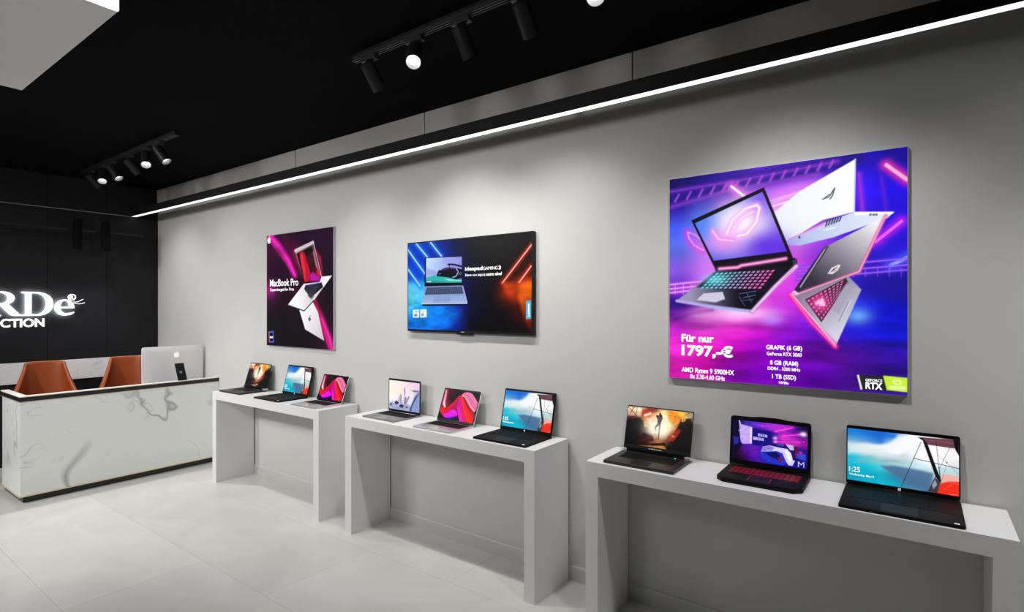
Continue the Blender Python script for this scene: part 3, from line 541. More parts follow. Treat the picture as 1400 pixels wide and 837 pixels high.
# ------------------------------------------------------------------ mesh building
class MB:
    def __init__(s):
        s.bm = bmesh.new(); s.mi = 0
    def _tagf(s, faces):
        for f in faces: f.material_index = s.mi
    def box(s, x0, x1, y0, y1, z0, z1, bev=0., seg=2, M=None):
        t = bmesh.new()
        vs = [t.verts.new((x, y, z)) for x in (x0, x1) for y in (y0, y1) for z in (z0, z1)]
        for f in ((0, 1, 3, 2), (4, 6, 7, 5), (0, 4, 5, 1), (2, 3, 7, 6), (0, 2, 6, 4), (1, 5, 7, 3)):
            t.faces.new([vs[i] for i in f])
        if bev: bmesh.ops.bevel(t, geom=list(t.edges), offset=bev, segments=seg, affect='EDGES', profile=.5)
        return s.merge(t, M)
    def prism(s, pts, axis, a, b, bev=0., M=None):
        """pts: outline in the two other axes; extruded along axis from a to b."""
        t = bmesh.new()
        def P(p, k):
            if axis == 'x': return (k, p[0], p[1])
            if axis == 'y': return (p[0], k, p[1])
            return (p[0], p[1], k)
        A = [t.verts.new(P(p, a)) for p in pts]; B = [t.verts.new(P(p, b)) for p in pts]
        t.faces.new(A); t.faces.new(B[::-1])
        n = len(pts)
        for i in range(n): t.faces.new((A[i], B[i], B[(i + 1) % n], A[(i + 1) % n]))
        bmesh.ops.recalc_face_normals(t, faces=t.faces)
        if bev: bmesh.ops.bevel(t, geom=list(t.edges), offset=bev, segments=2, affect='EDGES', profile=.5)
        return s.merge(t, M)
    def lathe(s, prof, n=32, M=None):
        """prof: list of (r, z), turned about z."""
        t = bmesh.new(); rings = []
        for r, z in prof:
            if r < 1e-6: rings.append([t.verts.new((0, 0, z))])
            else: rings.append([t.verts.new((r * math.cos(2 * PI * i / n), r * math.sin(2 * PI * i / n), z)) for i in range(n)])
        for A, B in zip(rings, rings[1:]):
            for i in range(n):
                j = (i + 1) % n
                if len(A) == 1 and len(B) == 1: continue
                if len(A) == 1: t.faces.new((A[0], B[i], B[j]))
                elif len(B) == 1: t.faces.new((A[i], A[j], B[0]))
                else: t.faces.new((A[i], A[j], B[j], B[i]))
        bmesh.ops.recalc_face_normals(t, faces=t.faces)
        for f in t.faces: f.smooth = True
        return s.merge(t, M)
    def tube(s, p, q, r, n=14):
        p, q = Vector(p), Vector(q); d = q - p
        M = Matrix.Translation(p) @ d.to_track_quat('Z', 'Y').to_matrix().to_4x4()
        return s.lathe([(0, 0), (r, 0), (r, d.length), (0, d.length)], n, M)
    def merge(s, t, M=None):
        if M is not None: t.transform(M)
        me = bpy.data.meshes.new('tmp'); t.to_mesh(me); t.free()
        n0 = len(s.bm.faces); s.bm.from_mesh(me); bpy.data.meshes.remove(me)
        s.bm.faces.ensure_lookup_table()
        for f in s.bm.faces[n0:]: f.material_index = s.mi
        return s
    def build(s, name, mats, parent=None, smooth=None):
        me = bpy.data.meshes.new(name); s.bm.normal_update(); s.bm.to_mesh(me); s.bm.free()
        for m in (mats if isinstance(mats, (list, tuple)) else [mats]): me.materials.append(m)
        if smooth is not None:
            for p in me.polygons: p.use_smooth = True
            me.set_sharp_from_angle(angle=R(smooth))
        o = bpy.data.objects.new(name, me); C.objects.link(o)
        if parent: o.parent = parent
        return o

def bx(name, mat, parent, *a, **k):
    return MB().box(*a, **k).build(name, mat, parent)

# ------------------------------------------------------------------ lettering
_TX = {}
def text_geo(body, bold=0.):
    k = (body, bold)
    if k not in _TX:
        cu = bpy.data.curves.new('t', 'FONT'); cu.body = body; cu.offset = bold; cu.resolution_u = 4
        o = bpy.data.objects.new('t', cu); C.objects.link(o)
        bpy.context.view_layer.update()
        me = bpy.data.meshes.new_from_object(o.evaluated_get(bpy.context.evaluated_depsgraph_get()))
        v = [tuple(x.co) for x in me.vertices]; f = [tuple(p.vertices) for p in me.polygons]
        bpy.data.objects.remove(o); bpy.data.curves.remove(cu); bpy.data.meshes.remove(me)
        xs = [a[0] for a in v]; ys = [a[1] for a in v]
        x0, x1, y0, y1 = min(xs), max(xs), min(ys), max(ys)
        _TX[k] = ([((a[0] - x0) / (x1 - x0), (a[1] - y0) / (y1 - y0)) for a in v], f)
    return _TX[k]

def lettering(items, plane, mat, name, parent, rot90=False):
    """items: (text, bold, (u0, v0, u1, v1)); plane(u, v) -> point. Each line is a part."""
    for body, bold, (u0, v0, u1, v1) in items:
        v, f = text_geo(body, bold); V = []
        for a, b in v:
            if rot90: a, b = 1 - b, a
            V.append(plane(u0 + a * (u1 - u0), v0 + b * (v1 - v0)))
        me = bpy.data.meshes.new(name); me.from_pydata(V, [], f); me.materials.append(mat)
        o = bpy.data.objects.new(name, me); C.objects.link(o); o.parent = parent
    return o

def outline_mesh(name, loops, to3d, depth, mat, parent, back=None):
    """Closed 2D outlines (holes by even-odd) cut out as a plate of the given depth."""
    cu = bpy.data.curves.new('c', 'CURVE'); cu.dimensions = '2D'; cu.fill_mode = 'BOTH'; cu.extrude = depth / 2
    for lp in loops:
        sp = cu.splines.new('POLY'); sp.points.add(len(lp) - 1); sp.use_cyclic_u = True
        for p, (x, y) in zip(sp.points, lp): p.co = (x, y, 0, 1)
    o = bpy.data.objects.new('c', cu); C.objects.link(o)
    bpy.context.view_layer.update()
    me = bpy.data.meshes.new_from_object(o.evaluated_get(bpy.context.evaluated_depsgraph_get()))
    bpy.data.objects.remove(o); bpy.data.curves.remove(cu)
    me.transform(to3d); me.name = name
    me.materials.clear(); me.materials.append(mat)
    if back:
        me.materials.append(back)
        for p in me.polygons:
            if p.normal.x < -.9: p.material_index = 1
    o = bpy.data.objects.new(name, me); C.objects.link(o); o.parent = parent
    return o

def arc(cx, cy, rx, ry, a0, a1, n=24, pw=1.):
    out = []
    for i in range(n + 1):
        a = R(a0 + (a1 - a0) * i / n); c, s = math.cos(a), math.sin(a)
        out.append((cx + rx * math.copysign(abs(c) ** pw, c), cy + ry * math.copysign(abs(s) ** pw, s)))
    return out

def fruit_mark():
    """the bitten-fruit emblem: outline in a unit box"""
    body = [(.50, .73), (.56, .75), (.64, .78), (.74, .78), (.84, .73), (.90, .66)]
    body += arc(.965, .47, .165, .20, 105, 232, 10)
    body += [(.90, .27), (.84, .15), (.76, .05), (.68, .01), (.60, .03), (.50, .05), (.41, .03), (.33, .01), (.25, .05), (.16, .16), (.09, .31), (.06, .46), (.08, .60), (.15, .71), (.25, .77), (.36, .78), (.44, .75)]
    leaf = [(.50, .80), (.51, .88), (.57, .95), (.68, 1.0), (.68, .92), (.62, .84), (.55, .80)]
    return [body, leaf]

# ------------------------------------------------------------------ pictures
def hexc(h): return np.array([int(h[i:i + 2], 16) / 255 for i in (0, 2, 4)])

def paint(aspect, ops, nv):
    nu = int(round(nv * aspect))
    us = np.linspace(0, 1, nu); vs = np.linspace(0, 1, nv)
    U, V = np.meshgrid(us, vs); X = U * aspect
    img = np.zeros((nv, nu, 3)); px = 1.0 / nv
    def win(u0, u1, v0, v1):
        i0 = max(0, int(math.floor(v0 * (nv - 1)))); i1 = min(nv, int(math.ceil(v1 * (nv - 1))) + 1)
        j0 = max(0, int(math.floor(u0 * (nu - 1)))); j1 = min(nu, int(math.ceil(u1 * (nu - 1))) + 1)
        return (slice(i0, i1), slice(j0, j1)) if i1 > i0 and j1 > j0 else None
    def segd(x, y, p, q):
        dx, dy = q[0] - p[0], q[1] - p[1]; L2 = dx * dx + dy * dy + 1e-12
        t = np.clip(((x - p[0]) * dx + (y - p[1]) * dy) / L2, 0, 1)
        return np.hypot(x - p[0] - t * dx, y - p[1] - t * dy)
    def polymask(pts, soft):
        soft = max(soft, px * 1.2)
        w = win(min(p[0] for p in pts) - soft / aspect, max(p[0] for p in pts) + soft / aspect, min(p[1] for p in pts) - soft, max(p[1] for p in pts) + soft)
        if w is None: return None, None
        x, y = X[w], V[w]; P = [(p[0] * aspect, p[1]) for p in pts]
        ins = np.zeros(x.shape, bool); d = np.full(x.shape, 9.)
        for p, q in zip(P, P[1:] + P[:1]):
            d = np.minimum(d, segd(x, y, p, q))
            if p[1] != q[1]:
                c = ((p[1] > y) != (q[1] > y)) & (x < (q[0] - p[0]) * (y - p[1]) / (q[1] - p[1]) + p[0]); ins ^= c
        return w, np.clip(.5 + np.where(ins, d, -d) / soft, 0, 1)
    def over(w, a, col):
        img[w] += (col - img[w]) * a[..., None]
    def noise(sc, su, seed):
        rs = np.random.RandomState(seed); tot = 0; amp = 0
        for o in range(3):
            k = 2 ** o; h, wd = int(sc * k) + 2, max(2, int(sc * k * aspect / su)) + 2
            g = rs.rand(h, wd); yy = V * (h - 2); xx = U * (wd - 2)
            i, j = yy.astype(int), xx.astype(int); fy, fx = yy - i, xx - j
            fy, fx = fy * fy * (3 - 2 * fy), fx * fx * (3 - 2 * fx)
            tot = tot + (g[i, j] * (1 - fy) * (1 - fx) + g[i + 1, j] * fy * (1 - fx) + g[i, j + 1] * (1 - fy) * fx + g[i + 1, j + 1] * fy * fx) / k; amp += 1 / k
        return tot / amp
    for op in ops:
        t = op[0]
        if t == 'g':
            g = np.array([[hexc(c) for c in r.split()] for r in op[1]])[::-1]
            h, wd = g.shape[:2]; yy = np.clip(V * h - .5, 0, h - 1.001); xx = np.clip(U * wd - .5, 0, wd - 1.001)
            i, j = yy.astype(int), xx.astype(int); fy, fx = (yy - i)[..., None], (xx - j)[..., None]
            fy, fx = .5 * fy + .5 * fy * fy * (3 - 2 * fy), .5 * fx + .5 * fx * fx * (3 - 2 * fx)
            img[:] = g[i, j] * (1 - fy) * (1 - fx) + g[i + 1, j] * fy * (1 - fx) + g[i, j + 1] * (1 - fy) * fx + g[i + 1, j + 1] * fy * fx
        elif t == 'p':
            w, a = polymask(op[1], op[3])
            if w is not None: over(w, a * op[4], hexc(op[2]))
        elif t == 'q':
            w, a = polymask(op[1], op[6])
            if w is None: continue
            p, q = op[4], op[5]; dx, dy = (q[0] - p[0]) * aspect, q[1] - p[1]
            s = np.clip(((X[w] - p[0] * aspect) * dx + (V[w] - p[1]) * dy) / (dx * dx + dy * dy), 0, 1)[..., None]
            over(w, a * op[7], hexc(op[2]) * (1 - s) + hexc(op[3]) * s)
        elif t == 'l':
            pts, wd, c, gl, gc, al = op[1:]
            m = wd + 2.5 * gl + px
            w = win(min(p[0] for p in pts) - m / aspect, max(p[0] for p in pts) + m / aspect, min(p[1] for p in pts) - m, max(p[1] for p in pts) + m)
            if w is None: continue
            P = [(p[0] * aspect, p[1]) for p in pts]; d = np.full(X[w].shape, 9.)
            for p, q in zip(P, P[1:]): d = np.minimum(d, segd(X[w], V[w], p, q))
            if gl: over(w, .75 * al * np.exp(-(np.maximum(d - wd / 2, 0) / gl) ** 2), hexc(gc))
            over(w, al * np.clip(.5 + (wd / 2 - d) / (px * 1.2), 0, 1), hexc(c))
        elif t == 'b':
            (u, v), ru, rv, c, al = op[1:]
            w = win(u - 2.6 * ru, u + 2.6 * ru, v - 2.6 * rv, v + 2.6 * rv)
            if w is not None: over(w, al * np.exp(-((U[w] - u) / ru) ** 2 - ((V[w] - v) / rv) ** 2), hexc(c))
        elif t == 'k':
            (A, B, D, E), nx, ny, c0, c1, fill = op[1:]
            c0, c1 = hexc(c0), hexc(c1)
            f = lambda s, r: tuple((A[k] * (1 - s) + B[k] * s) * (1 - r) + (E[k] * (1 - s) + D[k] * s) * r for k in (0, 1))
            e = (1 - fill) / 2
            for i in range(nx):
                for j in range(ny):
                    s0, s1, r0, r1 = (i + e) / nx, (i + 1 - e) / nx, (j + e) / ny, (j + 1 - e) / ny
                    w, a = polymask([f(s0, r0), f(s1, r0), f(s1, r1), f(s0, r1)], .002)
                    if w is not None: over(w, a, c0 + (c1 - c0) * i / max(1, nx - 1))
        elif t == 'n':
            amt, sc, su, seed, v0, v1 = op[1:]
            msk = np.clip((V - v0) / .04 + (1 if v0 == 0 else 0), 0, 1) * np.clip((v1 - V) / .06 + (1 if v1 == 1 else 0), 0, 1)
            img *= (1 + (noise(sc, su, seed) - .5) * 2.6 * amt * msk)[..., None]
    img = np.clip(img, 0, 1)
    return np.where(img <= .04045, img / 12.92, ((img + .055) / 1.055) ** 2.4)

_PIC = {}
def picture_mesh(key, nv):
    if (key, nv) in _PIC: return _PIC[(key, nv)]
    asp, ops = ART[key]
    col = paint(asp, ops, nv); h, w = col.shape[:2]
    U, V = np.meshgrid(np.linspace(0, 1, w), np.linspace(0, 1, h))
    co = np.stack([U, V, np.zeros_like(U)], -1).reshape(-1, 3).astype(np.float32)
    idx = np.arange(h * w).reshape(h, w)
    q = np.stack([idx[:-1, :-1], idx[:-1, 1:], idx[1:, 1:], idx[1:, :-1]], -1).reshape(-1, 4).astype(np.int32)
    me = bpy.data.meshes.new('picture_' + key)
    me.vertices.add(h * w); me.vertices.foreach_set('co', co.ravel())
    me.loops.add(q.size); me.loops.foreach_set('vertex_index', q.ravel())
    me.polygons.add(len(q)); me.polygons.foreach_set('loop_start', np.arange(0, q.size, 4, dtype=np.int32))
    me.update(calc_edges=True)
    at = me.color_attributes.new('picture', 'FLOAT_COLOR', 'POINT')
    at.data.foreach_set('color', np.concatenate([col.reshape(-1, 3), np.ones((h * w, 1))], 1).astype(np.float32).ravel())
    _PIC[(key, nv)] = me
    return me

def picture(name, key, nv, M, mat, parent):
    me = picture_mesh(key, nv)
    if not me.materials: me.materials.append(mat)
    o = bpy.data.objects.new(name, me); C.objects.link(o); o.parent = parent; o.matrix_local = M
    return o

def frame_matrix(o, ex, ey, ez):
    M = Matrix.Identity(4)
    for i, v in enumerate((ex, ey, ez)): M.col[i][:3] = v
    M.col[3][:3] = o
    return M

# ================================================================== the room
XB, YW, ZC = -7.35, 2.83, 2.984
XF, YL = 4.5, -5.0
def struct(name, mb, mats, **k):
    o = mb.build(name, mats, **k); o['kind'] = 'structure'; return o
struct('floor', MB().box(XB - .1, XF, YL, YW + .1, -.08, 0), FLOOR)
struct('ceiling', MB().box(XB - .1, XF, YL, YW + .1, ZC, ZC + .08), CEIL)
struct('wall_right', MB().box(XB - .1, XF, YW, YW + .1, 0, ZC), WALL)
# boards of the upper wall, open joints between them
mb = MB(); xs = [XB, -6.04, -4.451, -2.851, -1.263, .33, 1.92, 3.5, XF]
for a, b in zip(xs, xs[1:]): mb.box(a + (.004 if a != XB else .0), b - .004, YW - .012, YW, 2.762, ZC)
mb.mi = 1; mb.box(XB, XF, YW - .002, YW, 2.766, ZC)
struct('trim_1', mb, [WALL2, PANELGAP])
mb = MB(); mb.prism([(YW, 0), (YW - .012, 0), (YW - .012, .080), (YW - .006, .088), (YW, .088)], 'x', XB, XF)
struct('baseboard_right', mb, BASEB)
# dark panelled back wall
mb = MB(); mb.mi = 1; mb.box(XB - .1, XB, YL, YW, 0, ZC); mb.mi = 0
ys = [YW, 2.311, 1.787, 1.263, .739, .215, -.309, -.833, -1.357, -1.881, -2.405, -2.93, -3.45, -3.98, -4.5, YL]
for a, b in zip(ys, ys[1:]):
    for z0, z1 in ((0, .818), (1.034, 2.632), (2.642, ZC)):
        mb.box(XB, XB + .018, b + .002, a - .002, z0, z1)
struct('wall_back', mb, [PANEL, PANELGAP])
struct('trim_2', MB().box(XB, XB + .030, YL, YW, .820, 1.032, bev=.002), MARBLE2)
struct('trim_3', MB().box(XB, XB + .021, YL, YW - .285, 2.634, 2.640), pmat('thin_bright_trim', (.55, .52, .48), .3, .5))

# ================================================================== white ceiling box
t = thing('suspended_ceiling_box', 'white boxed ceiling feature with an end face painted as spotlit, over the open floor', 'ceiling box', (-3.178, .0, 2.75))
bx('box_body', RAFT, t, -.670, .655, -.9, .831, 0, .17)
bx('painted_lit_end', RAFTL, t, .655, .670, -.9, .831, .0, .17)  # glow stands in for spotlights falling on the white end
for yy in (-.6, .5): MB().box(-.45, .4, yy - .03, yy + .03, .17, .234).build('mounting_batten', BLACKM, t)

# ================================================================== LED bar
t = thing('hanging_light_bar', 'long black linear LED bar running the length of the grey wall', 'light bar', (-7.33, 2.575, 2.638))
LEN = 7.33 + XF - .02
mb = MB(); mb.box(0, LEN, -.030, -.0255, 0, .074); mb.box(0, LEN, .0255, .030, 0, .074); mb.box(0, LEN, -.0255, .0255, .012, .074)
mb.build('housing', pmat('bar_black', (.012, .012, .013), .65, spec=.25), t)
bx('diffuser', LED, t, .0, LEN - .002, -.0254, .0254, .0005, .0118)
for k in range(7): MB().prism([(.020, .066), (.020, .074), (.2545, .122), (.2545, .092)], 'x', .6 + k * 1.7, .625 + k * 1.7).build('wall_bracket', BLACKM, t)

# ================================================================== ceiling tracks and spotlights
def rail(label, x0, x1, y):
    t = thing('light_rail', label, 'lighting track', ((x0 + x1) / 2, y, ZC), 0, 'black lighting tracks on the ceiling')
    h = (x1 - x0) / 2
    mb = MB()
    for a, b in ((-.018, -.013), (-.004, .004), (.013, .018)): mb.box(-h, h, a, b, -.034, -.006)
    mb.box(-h, h, -.018, .018, -.010, 0)
    mb.build('rail_profile', BLACKM2, t)
    for s in (-1, 1): bx('end_cap', BLACKM, t, min(s * h, s * (h + .008)), max(s * h, s * (h + .008)), -.0185, .0185, -.035, 0)
    return t
rail('longer black ceiling track over the three display tables', -2.515, 3.2, 1.955)
rail('black ceiling track nearer the reception desk, six spotlights along it', -6.85, -4.725, 1.955)

def spot(x, y, aim, label, group, power, cone=100, body=.148, rad=.0385, blend=1, beam=None):
    t = thing('track_spotlight', label, 'spotlight', (x, y, ZC - .034), 0, group)
    bx('adapter', BLACKM2, t, -.055, .055, -.017, .017, -.026, .002, bev=.003)
    piv = Vector((0, 0, -.070)); d = Vector(aim).normalized()
    MB().tube((0, 0, -.026), (0, 0, -.075), .008).build('stem', BLACKM, t)
    q = d.to_track_quat('Z', 'Y').to_matrix().to_4x4()
    M = Matrix.Translation(piv - d * .035) @ q
    MB().lathe([(0, 0), (rad - .004, 0), (rad, .004), (rad, body), (rad - .003, body)], 36, M).build('housing', BLACKM, t, smooth=40)
    MB().lathe([(rad - .0032, body - .0005), (rad - .0085, body - .034)], 36, M).build('reflector', REFL, t)
    MB().lathe([(0, body - .034), (rad - .008, body - .034)], 36, M).build('lens', LENS, t)
    mb = MB(); mb.tube(piv - Vector((.012, 0, 0)), piv + Vector((.012, 0, 0)), .011); mb.build('pivot', BLACKM, t)
    ld = bpy.data.lights.new('spot_lamp', 'SPOT'); ld.energy = power; ld.spot_size = R(cone); ld.spot_blend = blend
    ld.shadow_soft_size = .03; ld.color = (1., .985, .955)
    lo = bpy.data.objects.new('spot_lamp', ld); C.objects.link(lo); lo.parent = t
    lo.matrix_local = Matrix.Translation(piv + d * (body - .035 + .004)) @ (-Vector(beam or aim)).to_track_quat('Z', 'Y').to_matrix().to_4x4()
    return t
G1 = 'spotlights on the track over the display tables'
G2 = 'spotlights on the track near the reception desk'
BEAM = (-.01, .42, -.91)
SPOTS1 = [(-2.395, (-.05, .66, -.75), BEAM, 'dark track spotlight turned to the grey wall, end of the longer track', 55),
          (-2.045, (.42, -.50, -.76), None, 'lit track spotlight facing outward, second from the end of the longer track', 5),
          (-1.735, (.05, .54, -.84), BEAM, 'track spotlight showing only a bright sliver of its lens, above the television', 42),
          (-1.385, (-.04, .66, -.75), BEAM, 'dark track spotlight turned to the grey wall, beside the cropped bright lamp', 8),
          (-1.050, (.40, -.42, -.81), None, 'lit track spotlight cut off by the top edge of the picture', 5)]
for x, aim, beam, lab, p in SPOTS1: spot(x, 1.955, aim, lab, G1, p, beam=beam)
SPOTS2 = [(-6.62, (.02, .66, -.75), BEAM, 'dark track spotlight nearest the black back wall', 24),
          (-6.30, (.50, -.20, -.84), None, 'round lit track spotlight nearest the black back wall', 125),
          (-6.06, (.50, .30, -.81), None, 'tilted lit track spotlight between the two round lit ones', 5),
          (-5.66, (.02, .66, -.75), BEAM, 'dark unlit-looking track spotlight between two lit lamps over the desk', 6),
          (-5.30, (.55, -.22, -.81), None, 'largest round lit track spotlight on the shorter track', 5),
          (-5.05, (.52, .32, -.79), None, 'tilted lit track spotlight at the near end of the shorter track', 5)]
for x, aim, beam, lab, p in SPOTS2: spot(x, 1.955, aim, lab, G2, p, beam=beam)

# rail with two cylinder lamps over the sign
t = thing('light_rail', 'thin black rail fixed to the dark back wall above the sign', 'lighting track', (-7.15, 1.6, 2.404))
bx('rail_profile', BLACKM, t, -.012, .012, -1.6, 1.0, -.010, .010)
for yy in (-1.2, -.2, .85): MB().tube((-.182, yy, 0), (-.011, yy, 0), .007).build('wall_bracket', BLACKM, t)
for yy, z0, z1, lab in ((1.975, 2.205, 2.515, 'black cylinder lamp on the back wall rail, above the letter D'), (2.225, 2.205, 2.510, 'black cylinder lamp on the back wall rail, closer to the grey wall')):
    t = thing('rail_spotlight', lab, 'spotlight', (-7.085, yy, z0), 0, 'cylinder lamps over the sign')
    h = z1 - z0
    MB().lathe([(.034, .006), (.034, .001), (.039, 0), (.040, .004), (.040, h - .004), (.036, h), (0, h)], 32).build('housing', LAMPB, t, smooth=40)
    MB().lathe([(0, .012), (.0345, .006)], 32).build('lens', REFL, t)
    MB().box(-.056, -.036, -.012, .012, .17, .23).build('adapter', BLACKM2, t)
    MB().tube((-.030, .036, .19), (-.030, .036, h + .0), .005).build('stem', ALU, t)
    ld = bpy.data.lights.new('spot_lamp', 'SPOT'); ld.energy = 14; ld.spot_size = R(75); ld.spot_blend = .8; ld.shadow_soft_size = .03
    lo = bpy.data.objects.new('spot_lamp', ld); C.objects.link(lo); lo.parent = t; lo.location = (0, 0, -.004)

# ================================================================== sign on the back wall
XS = XB + .055
t = thing('illuminated_sign', 'white glowing RDe letter sign with CTION below on the dark back wall', 'sign', (XS, 0, 0))
def sgn(y0, z0, sy, sz):           # unit letter box -> wall (letter x runs along +Y)
    return Matrix(((0, 0, 1, 0), (sy, 0, 0, y0), (0, sz, 0, z0), (0, 0, 0, 1)))
D_o = [(0, 0), (.44, 0)] + arc(.44, .5, .56, .5, -90, 90, 30, .92)[1:-1] + [(.44, 1), (0, 1), (0, .955), (.115, .93), (.115, .07), (0, .045)]
D_i = [(.30, .07), (.42, .055)] + arc(.42, .5, .355, .445, -90, 90, 30, .92)[1:-1] + [(.42, .945), (.30, .945)]
outline_mesh('letter_d', [D_o, D_i], sgn(1.572, 1.506, .252, .243), .022, SIGNM, t, HALO)
R_o = [(0, 0), (.46, 0), (.46, .045), (.33, .07), (.33, .455), (.42, .455), (.74, .06), (.80, .02), (.90, 0), (1.12, 0), (1.12, .04), (1.03, .07), (.70, .475)] + arc(.47, .73, .41, .27, -55, 90, 22, .95) + [(0, 1), (0, .955), (.12, .93), (.12, .07), (0, .045)]
R_i = [(.33, .52), (.42, .515)] + arc(.44, .73, .225, .215, -85, 88, 18, .95) + [(.33, .945)]
outline_mesh('letter_r', [R_o, R_i], sgn(1.302, 1.506, .245, .243), .022, SIGNM, t, HALO)
E_o = [(1.0, .47)] + arc(.50, .51, .50, .49, 0, 288, 40) + [(.76, .055), (.86, .095), (.94, .15), (1.0, .215), (.975, .245), (.90, .20), (.82, .175)] + arc(.60, .53, .33, .385, 292, 190, 20) + [(.27, .47)]
E_i = [(.275, .545), (.74, .545)] + arc(.515, .60, .225, .335, 8, 172, 18)
outline_mesh('letter_e', [E_o, E_i], sgn(1.838, 1.502, .165, .172), .022, SIGNM, t, HALO)
pl = lambda u, v: (0, u, v)
o = lettering([('CTION', .018, (1.413, 1.392, 1.752, 1.478))], pl, SIGNM, 'small_lettering', t)
sm = o.modifiers.new('depth', 'SOLIDIFY'); sm.thickness = .014; sm.offset = 0
ring = [arc(0, 0, 1, 1, 0, 352, 40), arc(0, 0, .80, .80, 0, 352, 40)]
outline_mesh('registered_mark', ring, sgn(1.984, 1.699, .034, .034), .012, SIGNM, t)
o = lettering([('R', .02, (1.970, 1.683, 1.998, 1.716))], pl, SIGNM, 'registered_letter', t)
sm = o.modifiers.new('depth', 'SOLIDIFY'); sm.thickness = .010; sm.offset = 0
def ribbon(pts, w):
    L_, R_ = [], []
    for i, p in enumerate(pts):
        a = pts[max(0, i - 1)]; b = pts[min(len(pts) - 1, i + 1)]; dx, dy = b[0] - a[0], b[1] - a[1]; l = math.hypot(dx, dy)
        L_.append((p[0] - dy / l * w, p[1] + dx / l * w)); R_.append((p[0] + dy / l * w, p[1] - dx / l * w))
    return L_ + R_[::-1]
outline_mesh('flourish', [ribbon([(1.995, 1.650), (2.02, 1.648), (2.045, 1.655), (2.075, 1.675), (2.084, 1.677)], .004)], sgn(0, 0, 1, 1), .010, SIGNG, t)
outline_mesh('flourish', [ribbon([(1.992, 1.638), (2.02, 1.632), (2.05, 1.629), (2.075, 1.634), (2.098, 1.642)], .004)], sgn(0, 0, 1, 1), .010, SIGNG, t)
for y, z in ((1.62, 1.55), (1.62, 1.70), (1.355, 1.6), (1.47, 1.755), (1.86, 1.58), (1.90, 1.512)): MB().tube((-.037, y, z), (-.008, y, z), .004, 8).build('standoff_pin', BLACKM, t)

# ================================================================== reception desk
DX, DY = -5.858, 1.255
t = thing('reception_desk', 'white veined marble reception desk with black edge bands and gold lines', 'desk', (DX, DY, 0))
LY = YW - .003 - DY                              # to the wall
bx('front_panel', MARBLE, t, -.03, 0, 0, LY, .062, .822)
bx('side_panel', MARBLE, t, -.558, -.0302, 0, .03, .062, .822)
def lshape(z0, z1, e, name, mat, dpt=.05, bev=.0):
    mb = MB(); mb.prism([(e, -e), (e, LY), (-dpt, LY), (-dpt, dpt), (-.60, dpt), (-.60, -e)], 'z', z0, z1, bev=bev)
    return mb.build(name, mat, t)
lshape(.8215, .827, .004, 'gold_line', GOLD)
lshape(.827, .8625, .003, 'black_band', DBLACK)
lshape(.8625, .8715, .005, 'top_ledge', CREAM, bev=.002)
lshape(.0545, .0625, .010, 'gold_line', GOLD)
lshape(.0, .0545, -.022, 'plinth', DBLACK)
bx('worktop', WORK, t, -.52, -.0305, .0305, LY, .715, .742)
bx('inner_leg', DBLACK, t, -.52, -.48, LY - .05, LY - .01, 0, .7148)

# all-in-one computer, its back to the shop
t = thing('desktop_computer', 'silver all-in-one computer seen from behind on the reception desk', 'computer', (-6.15, 2.517, .7425))
def rrect(w, h, r, n=6, cx=0, cy=0):
    o = []
    for sx, sy, a in ((1, 1, 0), (-1, 1, 90), (-1, -1, 180), (1, -1, 270)):
        o += [(cx + sx * (w / 2 - r) + r * math.cos(R(a + 90 * i / n)), cy + sy * (h / 2 - r) + r * math.sin(R(a + 90 * i / n))) for i in range(n + 1)]
    return o
bmx = bmesh.new(); rings = []
for k in range(9):
    f = k / 8.0; s = 1 - .0 if k == 0 else math.cos(f * PI / 2 * .93)
    w_ = .575 * (1 if k == 0 else (.10 + .90 * s)); h_ = .385 * (1 if k == 0 else (.16 + .84 * s))
    x_ = (-.012 if k == 0 else -.004 + .030 * math.sin(f * PI / 2))
    if k == 1: w_, h_ = .575, .385
    rr = rrect(w_, h_, .022 if k < 2 else .03, 6, 0, .2605)
    rings.append([bmx.verts.new((x_, a, b)) for a, b in rr])
bmx.faces.new(rings[0]); bmx.faces.new(rings[-1])
for A, B in zip(rings, rings[1:]):
    for i in range(len(A)): bmx.faces.new((A[i], A[(i + 1) % len(A)], B[(i + 1) % len(A)], B[i]))
bmesh.ops.recalc_face_normals(bmx, faces=bmx.faces)
mb = MB(); mb.merge(bmx); mb.build('back_shell', ALUW, t, smooth=30)
bx('display_glass', BEZEL, t, -.016, -.0122, -.285, .285, .075, .448)
mb = MB(); mb.box(-.095, .10, -.10, .10, 0, .006, bev=.002); mb.build('foot', ALUW, t)
mb = MB(); mb.prism([(.070, .005), (.080, .005), (.040, .080), (.014, .096), (.014, .082), (.032, .070)], 'y', -.09, .09); mb.build('stand_neck', ALUW, t)
outline_mesh('emblem', fruit_mark(), Matrix(((0, 0, 1, .0275), (.058, 0, 0, -.010), (0, .060, 0, .338), (0, 0, 0, 1))), .002, WHITE, t)

# phone on a stand
t = thing('phone', 'black phone propped on a small stand on the desk ledge', 'phone', (-5.883, 2.487, .8715))
lean = math.atan2(.080, .160)
Ml = Matrix.Translation((.012, 0, .006)) @ Matrix.Rotation(-lean, 4, 'Y')
MB().box(-.009, 0, -.042, .042, 0, .178, bev=.0035, M=Ml).build('phone_body', BEZEL, t)
MB().lathe([(0, .0006), (.014, .0006), (.014, 0)], 24, Ml @ Matrix.Translation((.0002, -.002, .078)) @ Matrix.Rotation(PI / 2, 4, 'Y')).build('round_mark', DISC, t)
mb = MB(); mb.box(-.022, .022, -.038, .038, 0, .005, bev=.0015); mb.prism([(-.020, .004), (-.010, .004), (-.036, .08), (-.041, .08)], 'y', -.012, .012); mb.box(.012, .022, -.03, .03, .004, .014); mb.build('stand', LAPB, t)

